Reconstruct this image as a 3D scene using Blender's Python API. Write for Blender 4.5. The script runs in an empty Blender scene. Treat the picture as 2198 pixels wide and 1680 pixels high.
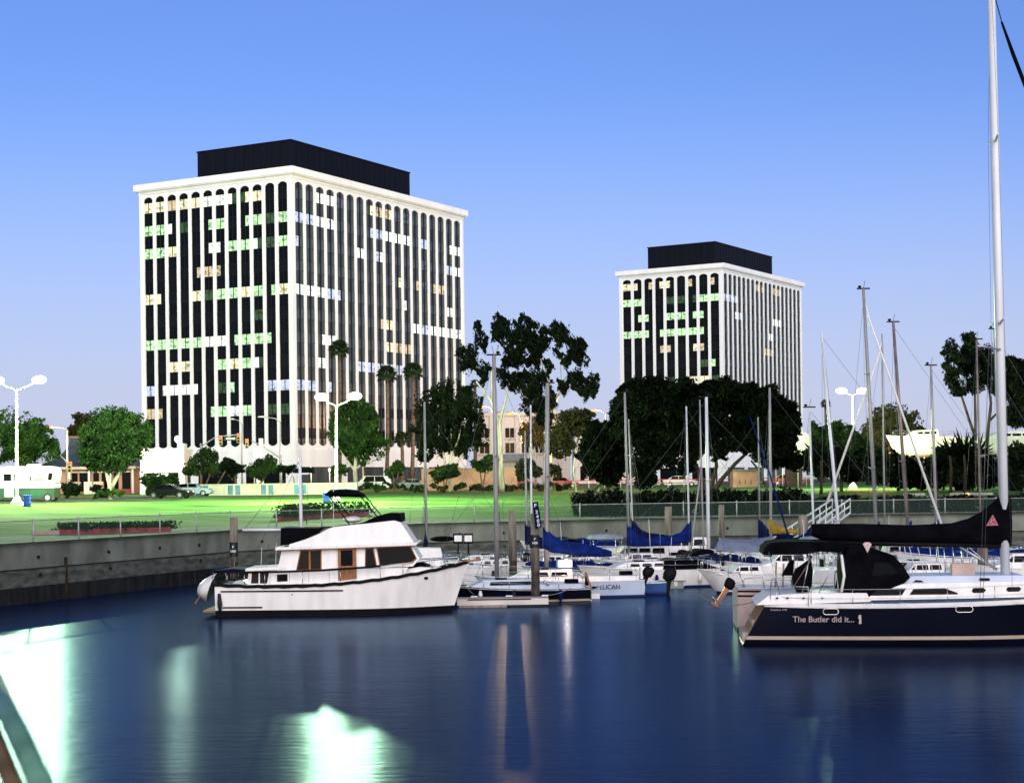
import bpy, math, random
import numpy as np
from mathutils import Vector, Matrix

# ------------------------------------------------------------------ camera, sky, sun, exposure
sc = bpy.context.scene
COL = sc.collection
F_PX, CX, HY, ROLL, EYE = 3663.0, 1099.0, 1035.0, 0.0125, 5.7   # survey of the photograph (pixels of a 2198 px wide copy)
cam = bpy.data.cameras.new('camera'); camo = bpy.data.objects.new('camera', cam); COL.objects.link(camo)
cam.lens = 60.0; cam.sensor_width = 36.0; cam.sensor_fit = 'HORIZONTAL'
cam.shift_y = (HY - 840.0) / 2198.0
cam.dof.use_dof = True; cam.dof.focus_distance = 95.0; cam.dof.aperture_fstop = 5.6
cam.clip_start = 0.1; cam.clip_end = 6000
camo.matrix_world = Matrix.Translation((0, 0, EYE)) @ Matrix.Rotation(math.pi / 2, 4, 'X') @ Matrix.Rotation(-ROLL, 4, 'Z')
sc.camera = camo

SUN_EL, SUN_AZ = 12.0, 170.0
w = bpy.data.worlds.new('World'); sc.world = w; w.use_nodes = True
nt = w.node_tree
sky = nt.nodes.new('ShaderNodeTexSky'); sky.sky_type = 'NISHITA'; sky.sun_disc = False
sky.sun_elevation = math.radians(SUN_EL); sky.sun_rotation = math.radians(SUN_AZ)
sky.altitude = 1000; sky.ozone_density = 5.0; sky.dust_density = 1.0; sky.air_density = 1.0
tint = nt.nodes.new('ShaderNodeMix'); tint.data_type = 'RGBA'; tint.blend_type = 'MULTIPLY'
tint.inputs['Factor'].default_value = 1.0
tint.inputs['B'].default_value = (1.0, 0.79, 0.96, 1)
nt.links.new(sky.outputs[0], tint.inputs['A'])
bg = nt.nodes['Background']; bg.inputs[1].default_value = 0.123
# dusk haze: the sky pales to lavender towards the horizon all round
tcs = nt.nodes.new('ShaderNodeTexCoord'); sepz = nt.nodes.new('ShaderNodeSeparateXYZ'); nt.links.new(tcs.outputs['Generated'], sepz.inputs[0])
ramp = nt.nodes.new('ShaderNodeMapRange'); ramp.interpolation_type = 'SMOOTHSTEP'
ramp.inputs['From Min'].default_value = 0.0; ramp.inputs['From Max'].default_value = 0.24; ramp.inputs['To Min'].default_value = 0.85; ramp.inputs['To Max'].default_value = 0.0
nt.links.new(sepz.outputs['Z'], ramp.inputs['Value'])
hz = nt.nodes.new('ShaderNodeMix'); hz.data_type = 'RGBA'; hz.inputs['B'].default_value = (3.3, 3.4, 4.4, 1)
nt.links.new(ramp.outputs[0], hz.inputs['Factor']); nt.links.new(tint.outputs['Result'], hz.inputs['A'])
nt.links.new(hz.outputs['Result'], bg.inputs[0])

sun = bpy.data.lights.new('sun', 'SUN'); suno = bpy.data.objects.new('sun', sun); COL.objects.link(suno)
sun.energy = 3.0; sun.angle = math.radians(75); sun.color = (1.0, 0.95, 0.85)
_az, _el = math.radians(SUN_AZ), math.radians(SUN_EL)
sdir = Vector((math.sin(_az) * math.cos(_el), math.cos(_az) * math.cos(_el), math.sin(_el)))
suno.rotation_euler = sdir.to_track_quat('Z', 'Y').to_euler()

sc.view_settings.view_transform = 'Standard'; sc.view_settings.look = 'None'
sc.view_settings.exposure = 0.5; sc.view_settings.gamma = 1.0
sc.render.engine = 'CYCLES'
sc.cycles.use_denoising = True
sc.cycles.max_bounces = 6; sc.cycles.diffuse_bounces = 2; sc.cycles.glossy_bounces = 3
sc.cycles.transparent_max_bounces = 12; sc.cycles.caustics_reflective = False; sc.cycles.caustics_refractive = False
sc.cycles.sample_clamp_indirect = 4.0; sc.cycles.sample_clamp_direct = 30.0

# ------------------------------------------------------------------ helpers
def W(px, py, D):
    """the point of the place that lies D metres in front of the camera behind that pixel"""
    a = (px - CX) / F_PX; b = (HY - py) / F_PX
    c, s = math.cos(ROLL), math.sin(ROLL)
    return Vector(((a * c + b * s) * D, D, EYE + (-a * s + b * c) * D))

def tag(o, label=None, cat=None, group=None, kind=None):
    if label: o['label'] = label
    if cat: o['category'] = cat
    if group: o['group'] = group
    if kind: o['kind'] = kind
    return o

def thing(name, label, cat, loc=(0, 0, 0), rz=0.0, group=None):
    o = bpy.data.objects.new(name, None); COL.objects.link(o)
    o.empty_display_size = 0.3
    o.location = loc; o.rotation_euler = (0, 0, rz)
    return tag(o, label, cat, group)

class MB:
    def __init__(s):
        s.v = []; s.f = []; s.m = []; s.s = []
    def add(s, vs, fs, mi=0, smooth=False):
        k = len(s.v); s.v += [tuple(v) for v in vs]
        for f in fs:
            s.f.append(tuple(i + k for i in f)); s.m.append(mi); s.s.append(smooth)
        return s
    def box(s, x0, x1, y0, y1, z0, z1, mi=0):
        vs = [(x, y, z) for z in (z0, z1) for y in (y0, y1) for x in (x0, x1)]
        return s.add(vs, [(0, 2, 3, 1), (4, 5, 7, 6), (0, 1, 5, 4), (2, 6, 7, 3), (0, 4, 6, 2), (1, 3, 7, 5)], mi)
    def hexa(s, b, t, mi=0):
        vs = list(b) + list(t)
        return s.add(vs, [(3, 2, 1, 0), (4, 5, 6, 7), (0, 1, 5, 4), (1, 2, 6, 5), (2, 3, 7, 6), (3, 0, 4, 7)], mi)
    def bar(s, p, q, wd, ht, mi=0):
        p, q = Vector(p), Vector(q); d = (q - p).normalized()
        up = Vector((0, 0, 1)) if abs(d.z) < 0.95 else Vector((1, 0, 0))
        sx = d.cross(up).normalized() * wd / 2; sy = sx.cross(d).normalized() * ht / 2
        c = lambda o: [o - sx - sy, o + sx - sy, o + sx + sy, o - sx + sy]
        return s.hexa(c(p), c(q), mi)
    def tube(s, pts, r, n=8, mi=0, cap=True, smooth=True):
        pts = [Vector(p) for p in pts]; m = len(pts)
        rs = r if isinstance(r, (list, tuple)) else [r] * m
        vs = []; ref = None
        for i, p in enumerate(pts):
            d = (pts[min(i + 1, m - 1)] - pts[max(i - 1, 0)]).normalized()
            if ref is None:
                ref = d.cross(Vector((0, 0, 1)) if abs(d.z) < 0.9 else Vector((0, 1, 0))).normalized()
            a = (ref - d * ref.dot(d)).normalized(); ref = a; b = d.cross(a)
            for k in range(n):
                t = 2 * math.pi * k / n
                vs.append(p + (a * math.cos(t) + b * math.sin(t)) * rs[i])
        fs = [(i * n + k, i * n + (k + 1) % n, (i + 1) * n + (k + 1) % n, (i + 1) * n + k) for i in range(m - 1) for k in range(n)]
        s.add(vs, fs, mi, smooth)
        if cap:
            k = len(s.v) - m * n
            s.f.append(tuple(range(k + n - 1, k - 1, -1))); s.f.append(tuple(range(k + (m - 1) * n, k + m * n)))
            s.m += [mi, mi]; s.s += [False, False]
        return s
    def ball(s, c, r, nu=12, nv=8, mi=0):
        r = r if isinstance(r, (list, tuple)) else (r, r, r)
        vs = [(c[0], c[1], c[2] - r[2])]
        for j in range(1, nv):
            t = math.pi * j / nv - math.pi / 2
            for i in range(nu):
                p = 2 * math.pi * i / nu
                vs.append((c[0] + r[0] * math.cos(t) * math.cos(p), c[1] + r[1] * math.cos(t) * math.sin(p), c[2] + r[2] * math.sin(t)))
        vs.append((c[0], c[1], c[2] + r[2]))
        fs = [(0, 1 + (i + 1) % nu, 1 + i) for i in range(nu)]
        for j in range(nv - 2):
            for i in range(nu):
                a = 1 + j * nu
                fs.append((a + i, a + (i + 1) % nu, a + nu + (i + 1) % nu, a + nu + i))
        a = 1 + (nv - 2) * nu; top = len(vs) - 1
        fs += [(a + i, a + (i + 1) % nu, top) for i in range(nu)]
        return s.add(vs, fs, mi, True)
    def prism(s, poly, y0, y1, mi=0, smooth=False, taper=None):
        """outline in x,z pushed from y0 to y1"""
        n = len(poly)
        q = poly if taper is None else taper
        vs = [(x, y0, z) for x, z in poly] + [(x, y1, z) for x, z in q]
        s.add(vs, [(i, (i + 1) % n, n + (i + 1) % n, n + i) for i in range(n)], mi, smooth)
        k = len(s.v) - 2 * n
        s.f += [tuple(range(k + n - 1, k - 1, -1)), tuple(range(k + n, k + 2 * n))]; s.m += [mi, mi]; s.s += [False, False]
        return s
    def loft(s, rings, mi=0, closed=False, smooth=True, cap=False):
        n = len(rings[0]); vs = [p for r in rings for p in r]; fs = []
        for i in range(len(rings) - 1):
            for k in range(n if closed else n - 1):
                fs.append((i * n + k, i * n + (k + 1) % n, (i + 1) * n + (k + 1) % n, (i + 1) * n + k))
        s.add(vs, fs, mi, smooth)
        if cap:
            k = len(s.v) - len(vs)
            s.f += [tuple(range(k + n - 1, k - 1, -1)), tuple(range(k + len(vs) - n, k + len(vs)))]; s.m += [mi, mi]; s.s += [False, False]
        return s
    def mesh(s, name, mats):
        me = bpy.data.meshes.new(name)
        me.from_pydata(s.v, [], s.f)
        for m in (mats if isinstance(mats, (list, tuple)) else [mats]): me.materials.append(m)
        me.polygons.foreach_set('material_index', s.m)
        me.polygons.foreach_set('use_smooth', s.s)
        me.update()
        return me
    def build(s, name, mats, parent=None, loc=None, label=None, kind=None):
        return link(name, s.mesh(name, mats), parent, loc, label, kind)

def link(name, me, parent=None, loc=None, label=None, kind=None, rot=None, scale=None):
    o = bpy.data.objects.new(name, me); COL.objects.link(o)
    if parent is not None: o.parent = parent
    if loc is not None: o.location = loc
    if rot is not None: o.rotation_euler = rot
    if scale is not None: o.scale = scale
    if label: o['label'] = label
    if kind: o['kind'] = kind
    return o

# ------------------------------------------------------------------ materials
MATS = {}
def mat(name, col=(0.5, 0.5, 0.5), rough=0.6, spec=0.35, metal=0.0, var=0.12, scale=2.0, bump=0.0, coat=0.0, detail=5.0, stretch=None, col2=None, lo=0.35, hi=0.65):
    if name in MATS: return MATS[name]
    m = bpy.data.materials.new(name); m.use_nodes = True; n = m.node_tree; p = n.nodes['Principled BSDF']
    p.inputs['Roughness'].default_value = rough; p.inputs['Metallic'].default_value = metal
    p.inputs['Specular IOR Level'].default_value = spec
    p.inputs['Coat Weight'].default_value = coat
    tc = n.nodes.new('ShaderNodeTexCoord'); src = tc.outputs['Object']
    if stretch:
        mp = n.nodes.new('ShaderNodeMapping'); mp.inputs['Scale'].default_value = stretch
        n.links.new(src, mp.inputs['Vector']); src = mp.outputs[0]
    nz = n.nodes.new('ShaderNodeTexNoise'); nz.inputs['Scale'].default_value = scale; nz.inputs['Detail'].default_value = detail
    n.links.new(src, nz.inputs['Vector'])
    cr = n.nodes.new('ShaderNodeValToRGB'); e = cr.color_ramp.elements
    e[0].position = lo; e[1].position = hi
    a = tuple(c * (1 - var) for c in col); b = tuple(min(1, c * (1 + var)) for c in (col2 or col)) if col2 is None else col2
    e[0].color = (*a, 1); e[1].color = (*b, 1)
    n.links.new(nz.outputs['Fac'], cr.inputs[0]); n.links.new(cr.outputs[0], p.inputs['Base Color'])
    if bump:
        bp = n.nodes.new('ShaderNodeBump'); bp.inputs['Strength'].default_value = bump; bp.inputs['Distance'].default_value = 0.1
        n.links.new(nz.outputs['Fac'], bp.inputs['Height']); n.links.new(bp.outputs[0], p.inputs['Normal'])
    MATS[name] = m
    return m

def glow(name, col, strength, var=0.0, scale=1.0):
    if name in MATS: return MATS[name]
    m = bpy.data.materials.new(name); m.use_nodes = True; n = m.node_tree; n.nodes.clear()
    o = n.nodes.new('ShaderNodeOutputMaterial'); e = n.nodes.new('ShaderNodeEmission')
    e.inputs[0].default_value = (*col, 1); e.inputs[1].default_value = strength
    n.links.new(e.outputs[0], o.inputs[0])
    if var:   # a lit room seen through glass: lamps, blinds, furniture
        tc = n.nodes.new('ShaderNodeTexCoord'); gm = n.nodes.new('ShaderNodeNewGeometry')
        mp = n.nodes.new('ShaderNodeMapping'); mp.inputs['Scale'].default_value = (scale, scale, scale * 1.3)
        nz = n.nodes.new('ShaderNodeTexVoronoi'); nz.distance = 'CHEBYCHEV'; nz.inputs['Scale'].default_value = 1.0
        cr = n.nodes.new('ShaderNodeValToRGB'); cr.color_ramp.elements[0].color = (*[c * (1 - var) for c in col], 1); cr.color_ramp.elements[1].color = (*col, 1)
        cr.color_ramp.elements[0].position = 0.05; cr.color_ramp.elements[1].position = 0.5
        n.links.new(gm.outputs['Position'], mp.inputs['Vector']); n.links.new(mp.outputs[0], nz.inputs['Vector'])
        n.links.new(nz.outputs['Color'], cr.inputs[0]); n.links.new(cr.outputs[0], e.inputs[0])
    MATS[name] = m
    return m

def leafmat(name, c1, c2, c3=None, scale=0.5, rough=0.6, spec=0.15):
    if name in MATS: return MATS[name]
    m = bpy.data.materials.new(name); m.use_nodes = True; n = m.node_tree; p = n.nodes['Principled BSDF']
    p.inputs['Roughness'].default_value = rough; p.inputs['Specular IOR Level'].default_value = spec
    tc = n.nodes.new('ShaderNodeTexCoord'); nz = n.nodes.new('ShaderNodeTexNoise'); nz.inputs['Scale'].default_value = scale; nz.inputs['Detail'].default_value = 8
    cr = n.nodes.new('ShaderNodeValToRGB'); e = cr.color_ramp.elements
    e[0].position = 0.36; e[0].color = (*c1, 1); e[1].position = 0.66; e[1].color = (*c2, 1)
    n.links.new(tc.outputs['Object'], nz.inputs['Vector']); n.links.new(nz.outputs['Fac'], cr.inputs[0])
    n.links.new(cr.outputs[0], p.inputs['Base Color'])
    MATS[name] = m
    return m

white_paint = mat('white_paint', (0.78, 0.77, 0.74), 0.5, var=0.05, scale=0.4)
facade_white = mat('facade_white', (0.90, 0.89, 0.86), 0.75, 0.15, var=0.06, scale=0.5, stretch=(1, 1, 0.10), detail=8)
gel = mat('white_gelcoat', (0.80, 0.755, 0.715), 0.32, 0.35, var=0.09, scale=1.6, stretch=(1.6, 1, 0.28), detail=7, lo=0.25, hi=0.6)
gel_blue = mat('pale_blue_gelcoat', (0.48, 0.54, 0.66), 0.3, 0.45, var=0.08, scale=0.9)
gel_cream = mat('cream_gelcoat', (0.50, 0.50, 0.43), 0.35, 0.4, var=0.07, scale=0.8)
navy = mat('navy_gelcoat', (0.0035, 0.0045, 0.011), 0.28, 0.12, var=0.1, scale=0.6)
navy_canvas = mat('navy_canvas', (0.003, 0.007, 0.04), 0.9, 0.06, var=0.35, scale=2.5, bump=0.4)
blue_canvas = mat('blue_canvas', (0.004, 0.015, 0.11), 0.9, 0.06, var=0.3, scale=2.0, bump=0.4)
black_canvas = mat('black_canvas', (0.003, 0.003, 0.0045), 0.95, 0.04, var=0.4, scale=1.8, bump=0.5)
grey_canvas = mat('grey_canvas', (0.22, 0.25, 0.32), 0.8, 0.2, var=0.18, scale=1.5, bump=0.3)
mustard = mat('mustard_canvas', (0.28, 0.17, 0.02), 0.85, 0.15, var=0.3, scale=3, bump=0.4)
black_trim = mat('black_trim', (0.005, 0.005, 0.006), 0.6, 0.1, var=0.2)
black_rubber = mat('black_rubber', (0.012, 0.012, 0.013), 0.7, 0.3, var=0.2)
dark_glass = mat('dark_glass', (0.003, 0.003, 0.004), 0.14, 0.05, var=0.2, scale=0.3)
teak = mat('teak', (0.26, 0.10, 0.03), 0.5, 0.35, var=0.35, scale=3.0, stretch=(6, 6, 0.6))
alu = mat('aluminium', (0.45, 0.45, 0.46), 0.38, 0.5, 0.7, var=0.12, scale=1.0)
alu_dull = mat('weathered_aluminium', (0.33, 0.31, 0.30), 0.55, 0.4, 0.3, var=0.3, scale=0.9, stretch=(1, 1, 0.3))
mast_white = mat('white_mast_paint', (0.70, 0.70, 0.71), 0.35, 0.4, var=0.05, scale=0.6)
steel = mat('stainless_steel', (0.5, 0.5, 0.5), 0.25, 0.5, 0.9, var=0.05)
wire = mat('rigging_wire', (0.10, 0.10, 0.11), 0.5, 0.4, 0.5, var=0.1)
concrete = mat('concrete', (0.29, 0.27, 0.25), 0.85, 0.2, var=0.22, scale=0.9, bump=0.25)
pile_wood = mat('creosoted_pile', (0.20, 0.17, 0.135), 0.85, 0.2, var=0.45, scale=1.6, stretch=(3, 3, 0.35), bump=0.5)
wet_pile = mat('wet_mussel_pile', (0.045, 0.03, 0.02), 0.6, 0.3, var=0.6, scale=3, bump=0.6)
asphalt = mat('asphalt', (0.045, 0.05, 0.05), 0.9, 0.2, var=0.25, scale=0.8)
bark_pale = mat('pale_bark', (0.42, 0.38, 0.31), 0.8, 0.15, var=0.35, scale=1.2, stretch=(2, 2, 0.5), bump=0.3)
bark_dark = mat('dark_bark', (0.028, 0.020, 0.014), 0.9, 0.1, var=0.4, scale=2, stretch=(3, 3, 0.5), bump=0.4)
bark_brown = mat('brown_bark', (0.10, 0.065, 0.04), 0.9, 0.1, var=0.4, scale=2, stretch=(3, 3, 0.6), bump=0.4)
palm_bark = mat('palm_bark', (0.10, 0.075, 0.055), 0.9, 0.1, var=0.4, scale=2.2, stretch=(1, 1, 2.5), bump=0.5)
pole_paint = mat('pole_paint', (0.55, 0.55, 0.50), 0.55, 0.3, var=0.1)
galv = mat('galvanised_steel', (0.40, 0.40, 0.38), 0.5, 0.4, 0.3, var=0.2)
chrome_ring = mat('chrome_ring', (0.6, 0.58, 0.58), 0.2, 0.5, 0.8, var=0.05)
skin_paint = mat('peach_stucco', (0.46, 0.27, 0.19), 0.85, 0.15, var=0.12, scale=0.6, bump=0.1)
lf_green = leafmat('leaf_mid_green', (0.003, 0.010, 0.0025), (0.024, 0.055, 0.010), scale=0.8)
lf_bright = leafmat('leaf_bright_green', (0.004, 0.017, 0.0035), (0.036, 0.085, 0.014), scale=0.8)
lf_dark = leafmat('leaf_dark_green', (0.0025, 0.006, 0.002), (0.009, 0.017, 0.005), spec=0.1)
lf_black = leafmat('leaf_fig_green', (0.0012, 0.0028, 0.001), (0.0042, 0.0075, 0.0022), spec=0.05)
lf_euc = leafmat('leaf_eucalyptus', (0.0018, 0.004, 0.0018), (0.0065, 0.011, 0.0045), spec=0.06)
lf_olive = leafmat('leaf_olive_brown', (0.010, 0.012, 0.004), (0.040, 0.036, 0.010))
lf_palm = leafmat('leaf_palm', (0.006, 0.016, 0.005), (0.022, 0.042, 0.012))

# ------------------------------------------------------------------ foliage
def leaf_cloud(centers, size, rng, droop=0.0, aspect=0.5):
    n = len(centers)
    a = rng.normal(size=(n, 3)); a[:, 2] -= droop; a /= np.linalg.norm(a, axis=1, keepdims=True)
    b = rng.normal(size=(n, 3)); b -= a * np.sum(a * b, axis=1, keepdims=True); b /= np.linalg.norm(b, axis=1, keepdims=True)
    s = (size * (0.6 + 0.8 * rng.random(n)))[:, None]
    v = np.stack([centers - a * s, centers + b * s * aspect, centers + a * s, centers - b * s * aspect], axis=1).reshape(-1, 3)
    return v

def leaf_object(name, verts, m, parent, loc=None, kind=None):
    n = len(verts) // 4
    me = bpy.data.meshes.new(name)
    me.vertices.add(4 * n); me.vertices.foreach_set('co', verts.astype(np.float32).ravel())
    me.loops.add(4 * n); me.loops.foreach_set('vertex_index', np.arange(4 * n, dtype=np.int32))
    me.polygons.add(n); me.polygons.foreach_set('loop_start', np.arange(0, 4 * n, 4, dtype=np.int32))
    me.materials.append(m); me.update(calc_edges=True)
    return link(name, me, parent, loc, kind=kind)

def lobe_points(lobes, n, rng, clump=0.26, shell=0.55, fill=0.35, ragged=0.28):
    """leaf spots: clumps spread through each lobe, thicker towards its skin"""
    vol = np.array([l[3] * l[5] for l in lobes], float); vol /= vol.sum()
    out = []
    for l, f in zip(lobes, vol):
        c = np.array(l[:3]); r = np.array(l[3:6])
        k = max(5, int(26 * (1 - clump)))
        u = rng.normal(size=(k, 3)); u /= np.linalg.norm(u, axis=1, keepdims=True)
        rad = (shell + (1 - shell) * rng.random(k))[:, None] * 0.86
        cc = c + u * rad * r
        m = max(8, int(n * f / k)); cr = clump * (0.65 + 0.7 * rng.random(k))
        for q, s in zip(cc, cr):
            g = rng.normal(size=(m, 3)); g /= np.linalg.norm(g, axis=1, keepdims=True)
            g *= (rng.random(m) ** 0.45)[:, None]
            out.append(q + g * r.min() * s * 1.25 * np.array([1.15, 1.15, 0.9]))
        if fill > 0:                                     # loose leaves between the clumps
            k2 = int(n * f * fill); g = rng.normal(size=(k2, 3)); g /= np.linalg.norm(g, axis=1, keepdims=True)
            out.append(c + g * (rng.random(k2) ** 0.4)[:, None] * r * (0.92 + 0.14 * rng.random((k2, 1))))
    P = np.concatenate(out)
    ext = np.array([l[3] for l in lobes]).mean()
    for octv in (1.3, 2.9, 7.0):                              # ragged outline: push the leaves about in drifts
        k = rng.normal(size=(3, 3)) * octv / ext; ph = rng.random(3) * 6.28
        P = P + np.sin(P @ k.T + ph) * ext * ragged / octv
    return P

# ------------------------------------------------------------------ lie of the land
WALL = [(-62, -14), (-45, 30), (-24.9, 83), (-21.6, 92), (-17, 104), (-12.6, 109.6), (-4.4, 115.6), (9.6, 120.8), (31.9, 124), (80, 130), (200, 144)]
NORM = [(-0.93, 0.36), (-0.93, 0.36), (-0.92, 0.39), (-0.86, 0.5), (-0.72, 0.69), (-0.55, 0.83), (-0.40, 0.916), (-0.25, 0.97), (-0.10, 0.995), (0.05, 0.999), (0.12, 0.993)]
ZP = [(0, 3.02), (3.2, 3.05), (12, 3.2), (45, 4.35), (150, 5.3), (400, 5.45), (3000, 5.45)]
def zprof(d):
    for (a, za), (b, zb) in zip(ZP, ZP[1:]):
        if d <= b: return za + (zb - za) * max(0, d - a) / (b - a)
    return ZP[-1][1]
def walldist(x, y):
    best = 1e9
    for (x0, y0), (x1, y1) in zip(WALL, WALL[1:]):
        dx, dy = x1 - x0, y1 - y0
        t = max(0, min(1, ((x - x0) * dx + (y - y0) * dy) / (dx * dx + dy * dy)))
        best = min(best, math.hypot(x - x0 - t * dx, y - y0 - t * dy))
    return best
def gz(x, y): return zprof(walldist(x, y))
def ground_at(px, D, py=1045):
    p = W(px, py, D); p.z = gz(p.x, p.y); return p
# ================================================================== THE SETTING
def wall_fine(step=3.0):
    P, N = [], []
    for i in range(len(WALL) - 1):
        (x0, y0), (x1, y1) = WALL[i], WALL[i + 1]
        k = max(1, int(math.hypot(x1 - x0, y1 - y0) / step))
        for j in range(k):
            t = j / k
            nx = NORM[i][0] * (1 - t) + NORM[i + 1][0] * t; ny = NORM[i][1] * (1 - t) + NORM[i + 1][1] * t
            l = math.hypot(nx, ny)
            P.append((x0 + (x1 - x0) * t, y0 + (y1 - y0) * t)); N.append((nx / l, ny / l))
    P.append(WALL[-1]); N.append(NORM[-1])
    return P, N
WP, WN = wall_fine()

def strip(name, ds, m, lift, i0=0, i1=None, lump=0.0):
    i1 = i1 or len(WP)
    rng = random.Random(3); mb = MB(); rings = []
    for (x, y), (nx, ny) in list(zip(WP, WN))[i0:i1]:
        r = []
        for d in ds:
            X, Y = x + nx * d, y + ny * d
            r.append((X, Y, gz(X, Y) + lift + (rng.uniform(-lump, lump) if d > 5 else 0)))
        rings.append(r)
    mb.loft(rings)
    o = mb.build(name, m); tag(o, kind='structure'); return o

lawn_m = mat('lawn', (0.024, 0.072, 0.015), 0.95, 0.1, scale=0.12, detail=14, var=0.3, col2=(0.10, 0.21, 0.05), lo=0.3, hi=0.7, bump=0.5, stretch=(1, 2.2, 1))
prom_m = mat('promenade_concrete', (0.12, 0.15, 0.11), 0.9, 0.15, var=0.18, scale=0.6)
strip('ground', [-0.35, 3, 7, 12, 20, 30, 45, 60, 80, 110, 150, 220, 400, 900, 2600], lawn_m, -0.01, lump=0.0)
strip('promenade_path', [-0.1, 3.4, 6.0], prom_m, 0.006)
n_left = min(range(len(WP)), key=lambda i: abs(WP[i][1] - 111))
strip('car_park', [52, 60, 66, 74], asphalt, 0.03, 0, n_left + 2)
strip('road', [128, 136, 147], asphalt, 0.03)

# water: long-exposure harbour surface, small waves as fine relief
wm = bpy.data.materials.new('harbour_water'); wm.use_nodes = True; n = wm.node_tree; n.nodes.clear()
w_out = n.nodes.new('ShaderNodeOutputMaterial'); w_mix = n.nodes.new('ShaderNodeMixShader'); w_fr = n.nodes.new('ShaderNodeFresnel'); w_fr.inputs['IOR'].default_value = 1.066
w_body = n.nodes.new('ShaderNodeBsdfDiffuse'); w_body.inputs['Color'].default_value = (0.0002, 0.0018, 0.030, 1)
w_gl = n.nodes.new('ShaderNodeBsdfGlossy'); w_gl.inputs['Color'].default_value = (0.46, 0.63, 0.80, 1); w_gl.inputs['Roughness'].default_value = 0.195
n.links.new(w_fr.outputs[0], w_mix.inputs[0]); n.links.new(w_body.outputs[0], w_mix.inputs[1]); n.links.new(w_gl.outputs[0], w_mix.inputs[2]); n.links.new(w_mix.outputs[0], w_out.inputs[0])
tc = n.nodes.new('ShaderNodeTexCoord')
mp = n.nodes.new('ShaderNodeMapping'); mp.inputs['Scale'].default_value = (0.55, 1.3, 1); n.links.new(tc.outputs['Object'], mp.inputs['Vector'])
n1 = n.nodes.new('ShaderNodeTexNoise'); n1.inputs['Scale'].default_value = 2.2; n1.inputs['Detail'].default_value = 4
n2 = n.nodes.new('ShaderNodeTexNoise'); n2.inputs['Scale'].default_value = 0.12; n2.inputs['Detail'].default_value = 3
n.links.new(mp.outputs[0], n1.inputs['Vector']); n.links.new(mp.outputs[0], n2.inputs['Vector'])
b1 = n.nodes.new('ShaderNodeBump'); b1.inputs['Strength'].default_value = 0.20; b1.inputs['Distance'].default_value = 0.05
n.links.new(n1.outputs['Fac'], b1.inputs['Height'])
b2 = n.nodes.new('ShaderNodeBump'); b2.inputs['Strength'].default_value = 0.25; b2.inputs['Distance'].default_value = 0.12
n.links.new(n2.outputs['Fac'], b2.inputs['Height']); n.links.new(b1.outputs[0], b2.inputs['Normal'])
for q_ in (w_fr, w_gl, w_body): n.links.new(b2.outputs[0], q_.inputs['Normal'])
mb = MB(); mb.add([(-600, -120, 0), (700, -120, 0), (700, 200, 0), (-600, 200, 0)], [(0, 1, 2, 3)])
tag(mb.build('water', wm), kind='structure')

# ------------------------------------------------------------------ sea wall
sw = thing('sea_wall', 'long curving grey concrete sea wall with dark tide line and drain holes', 'wall')
wall_up = mat('sea_wall_concrete', (0.165, 0.175, 0.14), 0.9, 0.15, var=0.3, scale=0.7, bump=0.3, stretch=(1, 1, 0.6), detail=8)
wall_mid = mat('sea_wall_stained', (0.060, 0.064, 0.052), 0.9, 0.2, scale=1.6, bump=0.5, detail=9, var=0.2, col2=(0.115, 0.12, 0.10), stretch=(0.8, 0.8, 2.2))
wall_low = mat('sea_wall_weed', (0.004, 0.005, 0.003), 0.7, 0.3, scale=1.2, bump=0.7, var=0.5, col2=(0.018, 0.016, 0.010), stretch=(2, 2, 0.4))
def wall_band(name, m, prof, bumpy=0.0):
    rng = random.Random(5); rings = []
    for (x, y), (nx, ny) in zip(WP, WN):
        rings.append([(x + nx * (o + (rng.uniform(-bumpy, bumpy) if 0 < k < len(prof) - 1 else 0)), y + ny * o, z) for k, (o, z) in enumerate(prof)])
    return MB().loft(rings, smooth=False).build(name, m, sw)
wall_band('coping', wall_up, [(0.35, 3.03), (0.0, 3.03), (-0.04, 2.99), (-0.04, 2.86), (0.0, 2.84)])
wall_band('upper_face', wall_up, [(0.0, 2.85), (0.0, 1.72), (0.16, 1.66)])
wall_band('ledge', wall_mid, [(0.17, 1.66), (-0.10, 1.60), (-0.12, 1.45), (-0.08, 1.15), (-0.10, 0.82)], 0.03)
wall_band('tidal_face', wall_low, [(-0.095, 0.83), (-0.11, 0.4), (-0.16, -0.8)], 0.04)
hole_m = mat('drain_hole_iron', (0.008, 0.007, 0.006), 0.8, 0.2)
streak_m = mat('rust_streak', (0.03, 0.022, 0.016), 0.9, 0.1, var=0.4)
holeme = MB().tube([(0, 0, 0), (0, -0.09, 0)], 0.085, 10).mesh('drain_hole', hole_m)
def along(px_list, z, off=0.0):
    for px in px_list:
        best = min(range(len(WP)), key=lambda i: abs((WP[i][0] + 1e-9) / WP[i][1] - (px - CX) / F_PX) if WP[i][1] > 60 else 9)
        j = best if WP[best][0] / WP[best][1] <= (px - CX) / F_PX else best - 1
        a, b = WP[j], WP[j + 1]; r = (px - CX) / F_PX
        t = (r * a[1] - a[0]) / ((b[0] - a[0]) - r * (b[1] - a[1])); t = max(0, min(1, t))
        yield (a[0] + (b[0] - a[0]) * t, a[1] + (b[1] - a[1]) * t, z), math.atan2(b[1] - a[1], b[0] - a[0]), WN[j]
for p0, ang, nn in along([79, 230, 340, 425, 560, 660, 780, 880, 985, 1080, 1175, 1300, 1430, 1560, 1700, 1850, 2000, 2150], 2.25):
    link('drain_hole', holeme, sw, p0, rot=(0, 0, ang))
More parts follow.
